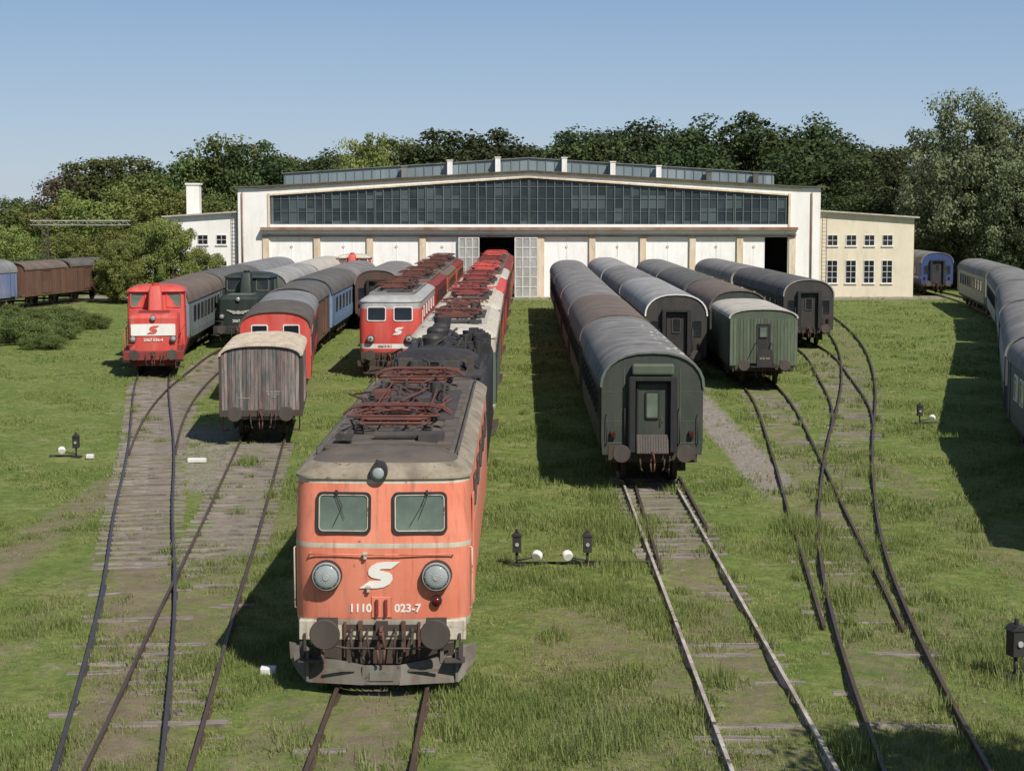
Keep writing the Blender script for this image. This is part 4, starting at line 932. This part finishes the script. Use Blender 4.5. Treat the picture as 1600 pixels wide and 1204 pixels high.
for x in range(-70,-36,3): tree('bush',x,172+random.uniform(-3,3),random.uniform(2.5,4.5),'low shrub under the trees',1.4,name='shrub',group='low shrubs at the yard edge')
for x in range(43,70,4): tree('bush',x,190+random.uniform(-3,3),random.uniform(3.5,5.5),'low shrub under the trees',1.4,name='shrub',group='low shrubs at the yard edge')
tree('m',9.9,20.2,9.5,'yard tree casting dappled shade across the tracks',.75)
# ------------------------------------------------------------ ground
xs=np.concatenate([np.linspace(-900,-70,10)[:-1],np.linspace(-70,-26,36)[:-1],np.arange(-26,22,.3),np.linspace(22,70,40),np.linspace(80,900,10)])
ys=np.concatenate([[-300,-100,-20,0,10],np.arange(16,90,.3),np.arange(90,170,.9),np.linspace(171,300,30),[400,600,1000,2000]])
def sm(a,b,t): t=np.clip((t-a)/(b-a),0,1); return t*t*(3-2*t)
def gravel(x,y):
    g=np.zeros_like(x)
    def add(v): 
        nonlocal g; g=np.maximum(g,v)
    for k,a,b,w_,s_ in(('I',38,92,.85,.42),('J',58,104,.9,.38),('G',40,64,.9,.6),('G',60,90,.9,.35),('D',54,82,.8,.3),('F',66,100,.8,.3),('E',70,104,.9,.3),('B',40,55,.8,.5),('A',22,34,.8,.36),('B',16,40,.7,.2),('G',16,40,.8,.2)):
        xx=np.interp(y,PATH[k][:,1],PATH[k][:,0]); d=np.abs(x-xx); add(s_*(1-sm(w_*.75,w_*1.3,d))*sm(a-3,a+3,y)*(1-sm(b-4,b+4,y)))
    xi=np.interp(y,PATH['I'][:,1],PATH['I'][:,0]); xg=np.interp(y,PATH['G'][:,1],PATH['G'][:,0])
    add(((x>xi+1.0)&(x<xg-.9))*sm(48,53,y)*(1-sm(64,76,y))*.66)
    add((1-sm(.5,1.1,np.abs(x-7.5)))*sm(46,54,y)*(1-sm(76,86,y))*.78)
    add(sm(158,162,y)*(1-sm(168,170,y))*(np.abs(x)<40)*.7)
    return g
def dirtm(x,y):
    d=np.zeros_like(x)
    for cx,cy,rx,ry,s_ in((1.6,32,2.4,8,.46),(3,27,3,5,.44),(-3.6,27,1.3,4,.44),(-5,36,1.2,6,.38),(7.6,36,1.8,8,.44),(9.5,33,1.5,5,.42),(-8,31,1.5,5,.34),(5.8,66,1,12,.42),(12,44,2,8,.3),(1,60,1.2,16,.26)):
        d=np.maximum(d,s_*np.clip(1.3-((x-cx)/rx)**2-((y-cy)/ry)**2,0,1))
    for k,v in(('A',.52),('H',.4),('L',.4),('G',.48),('I',.58),('B',.48),('C',.4),('D',.46),('F',.44),('E',.44),('R',.4),('J',.55)): 
        xx=np.interp(y,PATH[k][:,1],PATH[k][:,0]); d=np.maximum(d,np.clip(1.55-np.abs(x-xx)/.85,0,1)*v)
    return d
X,Y=np.meshgrid(xs,ys); nx,ny=len(xs),len(ys)
Zg=np.full(X.shape,GZ); 
near=(Y>15)&(Y<170)&(np.abs(X)<70)
Zg+=near*(.02*np.sin(X*1.7+Y*.9)+.015*np.sin(X*3.1-Y*2.3)+rng.normal(0,.009,X.shape))
co=np.stack([X,Y,Zg],-1).reshape(-1,3); idx=np.arange(nx*ny).reshape(ny,nx)
fc=np.stack([idx[:-1,:-1],idx[:-1,1:],idx[1:,1:],idx[1:,:-1]],-1).reshape(-1,4)
gm,nt,bs=base_mat('yard_ground'); L=nt.links
tc=N(nt,'ShaderNodeTexCoord').outputs['Object']
ag=N(nt,'ShaderNodeAttribute',attribute_name='gravel').outputs['Fac']; ad=N(nt,'ShaderNodeAttribute',attribute_name='dirt').outputs['Fac']
r1=ramp(nt,.38,.62); L.new(noise_n(nt,.3,tc,9,.68),r1.inputs[0]); r2=ramp(nt,.40,.62); L.new(noise_n(nt,3.5,tc,9,.78),r2.inputs[0])
cg=mixc(nt,r1.outputs[0],(.145,.205,.045),(.245,.255,.085)); cg=mixc(nt,r2.outputs[0],cg,(.09,.13,.032))
r3=ramp(nt,.55,.69); L.new(noise_n(nt,.8,tc,10,.78),r3.inputs[0]); cg=mixc(nt,r3.outputs[0],cg,(.32,.28,.165))
vr=N(nt,'ShaderNodeTexVoronoi'); vr.inputs['Scale'].default_value=16; L.new(tc,vr.inputs['Vector'])
rs=ramp(nt,0,1,(.30,.27,.235,1),(.58,.54,.49,1)); L.new(vr.outputs['Color'],rs.inputs[0])
rsd=ramp(nt,.0,.5,(1,1,1,1),(.45,.40,.36,1)); L.new(vr.outputs['Distance'],rsd.inputs[0])
mg=N(nt,'ShaderNodeMix',data_type='RGBA',blend_type='MULTIPLY'); mg.inputs[0].default_value=.8; L.new(rs.outputs[0],mg.inputs[6]); L.new(rsd.outputs[0],mg.inputs[7])
r4=ramp(nt,.35,.7); L.new(noise_n(nt,1.6,tc,9,.75),r4.inputs[0]); cd=mixc(nt,r4.outputs[0],(.26,.21,.145),(.145,.112,.075))
a4=N(nt,'ShaderNodeMath',operation='ADD'); L.new(ad,a4.inputs[0]); L.new(noise_n(nt,2.2,tc,10,.78),a4.inputs[1])
s4=N(nt,'ShaderNodeMath',operation='MULTIPLY'); L.new(a4.outputs[0],s4.inputs[0]); s4.inputs[1].default_value=.8
rd=ramp(nt,.68,.88); L.new(s4.outputs[0],rd.inputs[0])
r_=ramp(nt,.76,1.0)
c=mixc(nt,rd.outputs[0],cg,cd)
n5=noise_n(nt,1.1,tc,10,.78); a5=N(nt,'ShaderNodeMath',operation='ADD'); L.new(ag,a5.inputs[0]); L.new(n5,a5.inputs[1]); s5=N(nt,'ShaderNodeMath',operation='MULTIPLY'); L.new(a5.outputs[0],s5.inputs[0]); s5.inputs[1].default_value=.8
L.new(s5.outputs[0],r_.inputs[0]); c=mixc(nt,r_.outputs[0],c,mg.outputs[2])
L.new(c,bs.inputs['Base Color']); bs.inputs['Roughness'].default_value=.95; bs.inputs['Specular IOR Level'].default_value=.1
bp=N(nt,'ShaderNodeBump'); bp.inputs['Strength'].default_value=.8; bp.inputs['Distance'].default_value=.06; L.new(noise_n(nt,9,tc,8,.75),bp.inputs['Height']); L.new(bp.outputs[0],bs.inputs['Normal'])
me=npmesh('ground',co,fc,[gm])
for nm,fn in(('gravel',gravel),('dirt',dirtm)):
    a=me.attributes.new(nm,'FLOAT','POINT'); a.data.foreach_set('value',fn(co[:,0],co[:,1]).astype(np.float32))
o=place(me,'ground'); o['kind']='structure'
# ------------------------------------------------------------ grass blades
def scatter(n,y0,y1,xl,xr,hmin,hmax,wd,seed,patch=None):
    r=np.random.default_rng(seed); u=r.uniform(0,1,n); y=y0*(y1/y0)**u; x=r.uniform(-1,1,n)*(y*.285+1)
    fld=np.sin(x*.9+1.3*np.sin(y*.5))+np.sin(y*.7+x*.4)+np.sin(x*2.3-y*1.9)*.6+np.sin(x*5.1+y*3.7)*.4
    g=gravel(x,y); d=dirtm(x,y); keep=r.uniform(0,1,n)<np.clip(.68+.22*fld-g*.9-d*.7,.07,1)
    x,y,fld=x[keep],y[keep],fld[keep]; n=len(x)
    B=4; a=r.uniform(0,2*np.pi,(n,B)); sc_=(1+.35*fld)[:,None]; h=r.uniform(hmin,hmax,(n,B))*np.clip(sc_,.35,1.9); h*=np.where(x<-10,.6,1)[:,None]; w_=wd*r.uniform(.6,1.3,(n,B)); ln=r.uniform(.1,.9,(n,B))*h
    bx=x[:,None]+r.normal(0,.05,(n,B)); by=y[:,None]+r.normal(0,.05,(n,B)); ca,sa=np.cos(a),np.sin(a); z0=np.full_like(bx,GZ-.02)
    v=np.stack([np.stack([bx-sa*w_,by+ca*w_,z0],-1),np.stack([bx+sa*w_,by-ca*w_,z0],-1),np.stack([bx+ca*ln,by+sa*ln,z0+h],-1)],2).reshape(-1,3)
    s_=np.clip(.42-.14*np.repeat(fld,B)+r.normal(0,.28,n*B),0,1); return v,np.repeat(s_,3)
Vs=[];Ss=[]
for a in((150000,24,48,0,0,.04,.12,.008,1),(90000,45,95,0,0,.05,.14,.014,2),(30000,85,164,0,0,.07,.18,.03,3)):
    v,s_=scatter(*a); Vs.append(v); Ss.append(s_)
r=np.random.default_rng(9)
tufts=[(7.1,45.2,.45,1500,.5),(7.0,42.5,.35,700,.3),(2.5,44.8,.7,1500,.42),(2.2,40.5,.5,500,.35),(3.4,30.5,.25,300,.35),(-8.6,57,.3,400,.4),(6.9,37.5,.5,700,.3),(-3.3,33,.5,400,.3),(2.3,50,.4,600,.35),(-.2,46,.6,500,.3),(8.8,31,.8,900,.35),(5.0,26.5,.3,500,.4),(-1.0,30,.4,400,.3),(10.6,55,.6,500,.35),(1.3,27.2,.5,900,.35)]
for q in range(90):
    y=24*(110/24)**r.uniform(); tufts.append((r.uniform(-.6,1)*(y*.28),y,r.uniform(.1,.3),int(r.uniform(60,180)),r.uniform(.2,.38)))
for k in('I','J','G','B','D','F','E'):
    for q in range(14):
        y=r.uniform(26,80) if k not in'JE' else r.uniform(62,95); tufts.append((at(k,y)+r.uniform(-1.1,1.1),y,r.uniform(.08,.22),int(r.uniform(50,130)),r.uniform(.15,.3)))
for cx,cy,sp,n,hh in tufts:
    x=cx+r.normal(0,sp,n); y=cy+r.normal(0,sp*1.3,n); a=r.uniform(0,6.28,n); h=hh*r.uniform(.4,1.1,n)*np.exp(-((x-cx)**2)/(4*sp*sp)); w_=.012; l=h*r.uniform(.1,.7,n)
    v=np.stack([np.stack([x-np.sin(a)*w_,y+np.cos(a)*w_,x*0+GZ],-1),np.stack([x+np.sin(a)*w_,y-np.cos(a)*w_,x*0+GZ],-1),np.stack([x+np.cos(a)*l,y+np.sin(a)*l,GZ+h],-1)],1).reshape(-1,3)
    Vs.append(v); Ss.append(np.repeat(r.uniform(.0,.5,n),3))
V=np.concatenate(Vs); S=np.concatenate(Ss)
o=place(npmesh('grass',V,np.arange(len(V)).reshape(-1,3),[M['grassblade']],S),'grass'); o['kind']='stuff'; o['label']='patchy green and dry grass between the tracks'; o['category']='grass'
r=np.random.default_rng(5); P=[]
for cx,cy,sx_,sy_,n in((1.3,27.2,.5,1.3,900),(-.6,43,.8,4,450),(1.0,33,.8,3,400),(3.0,25.6,.6,.8,200),(-.2,37,.6,3,300),(-9.5,33,1,3,100),(11,47,1.2,3,220),(8.8,43,.8,3,140),(.8,29.5,.8,2,300),(2.4,49,.5,5,200)):
    P.append(np.stack([cx+r.normal(0,sx_,n),cy+r.normal(0,sy_,n),GZ+r.uniform(.05,.22,n)],1))
P=np.concatenate(P); q=.015
V=np.stack([P+np.array(d) for d in((-q,0,0),(0,-q,q),(q,0,0),(0,q,q*.5))],1).reshape(-1,3)
o=place(npmesh('wildflowers',V,np.arange(len(V)).reshape(-1,4),[M['flower']]),'wildflowers'); o['kind']='stuff'; o['label']='tiny white wildflowers scattered in the grass'; o['category']='flowers'
# ------------------------------------------------------------ light, sky, camera
el=R(47); az=R(146)
sd=Vector((math.sin(az)*math.cos(el),math.cos(az)*math.cos(el),math.sin(el)))
w=bpy.data.worlds.new('World'); sc.world=w; w.use_nodes=True; nt=w.node_tree
sk=nt.nodes.new('ShaderNodeTexSky'); sk.sky_type='NISHITA'; sk.sun_disc=False; sk.sun_elevation=el; sk.sun_rotation=az; sk.air_density=1.0; sk.dust_density=.3; sk.ozone_density=3.0
tcw=N(nt,'ShaderNodeTexCoord'); sx_=N(nt,'ShaderNodeSeparateXYZ'); nt.links.new(tcw.outputs['Generated'],sx_.inputs[0])
gr=ramp(nt,0,.4,(4.6,5.6,6.9,1),(1.3,1.9,3.2,1)); e=gr.color_ramp.elements.new(.05); e.color=(3.5,4.8,6.7,1); e=gr.color_ramp.elements.new(.125); e.color=(2.15,3.5,5.8,1)
nt.links.new(sx_.outputs['Z'],gr.inputs[0])
nt.links.new(mixc(nt,.22,gr.outputs[0],sk.outputs[0]),nt.nodes['Background'].inputs[0]); nt.nodes['Background'].inputs[1].default_value=.1
l=bpy.data.lights.new('sun','SUN'); l.energy=5.0; l.angle=R(.5); l.color=(1,.95,.87); lo=bpy.data.objects.new('sun',l); COL.objects.link(lo); lo.rotation_euler=sd.to_track_quat('Z','Y').to_euler()
cam=bpy.data.cameras.new('camera'); cam.sensor_width=36; cam.lens=63.7; cam.clip_end=5000; cam.clip_start=.1
co_=bpy.data.objects.new('camera',cam); COL.objects.link(co_); co_.location=(0,0,8.0); co_.rotation_euler=(R(90-5.61),0,R(.24)); sc.camera=co_
sc.view_settings.view_transform='Standard'; sc.view_settings.look='None'; sc.view_settings.exposure=0
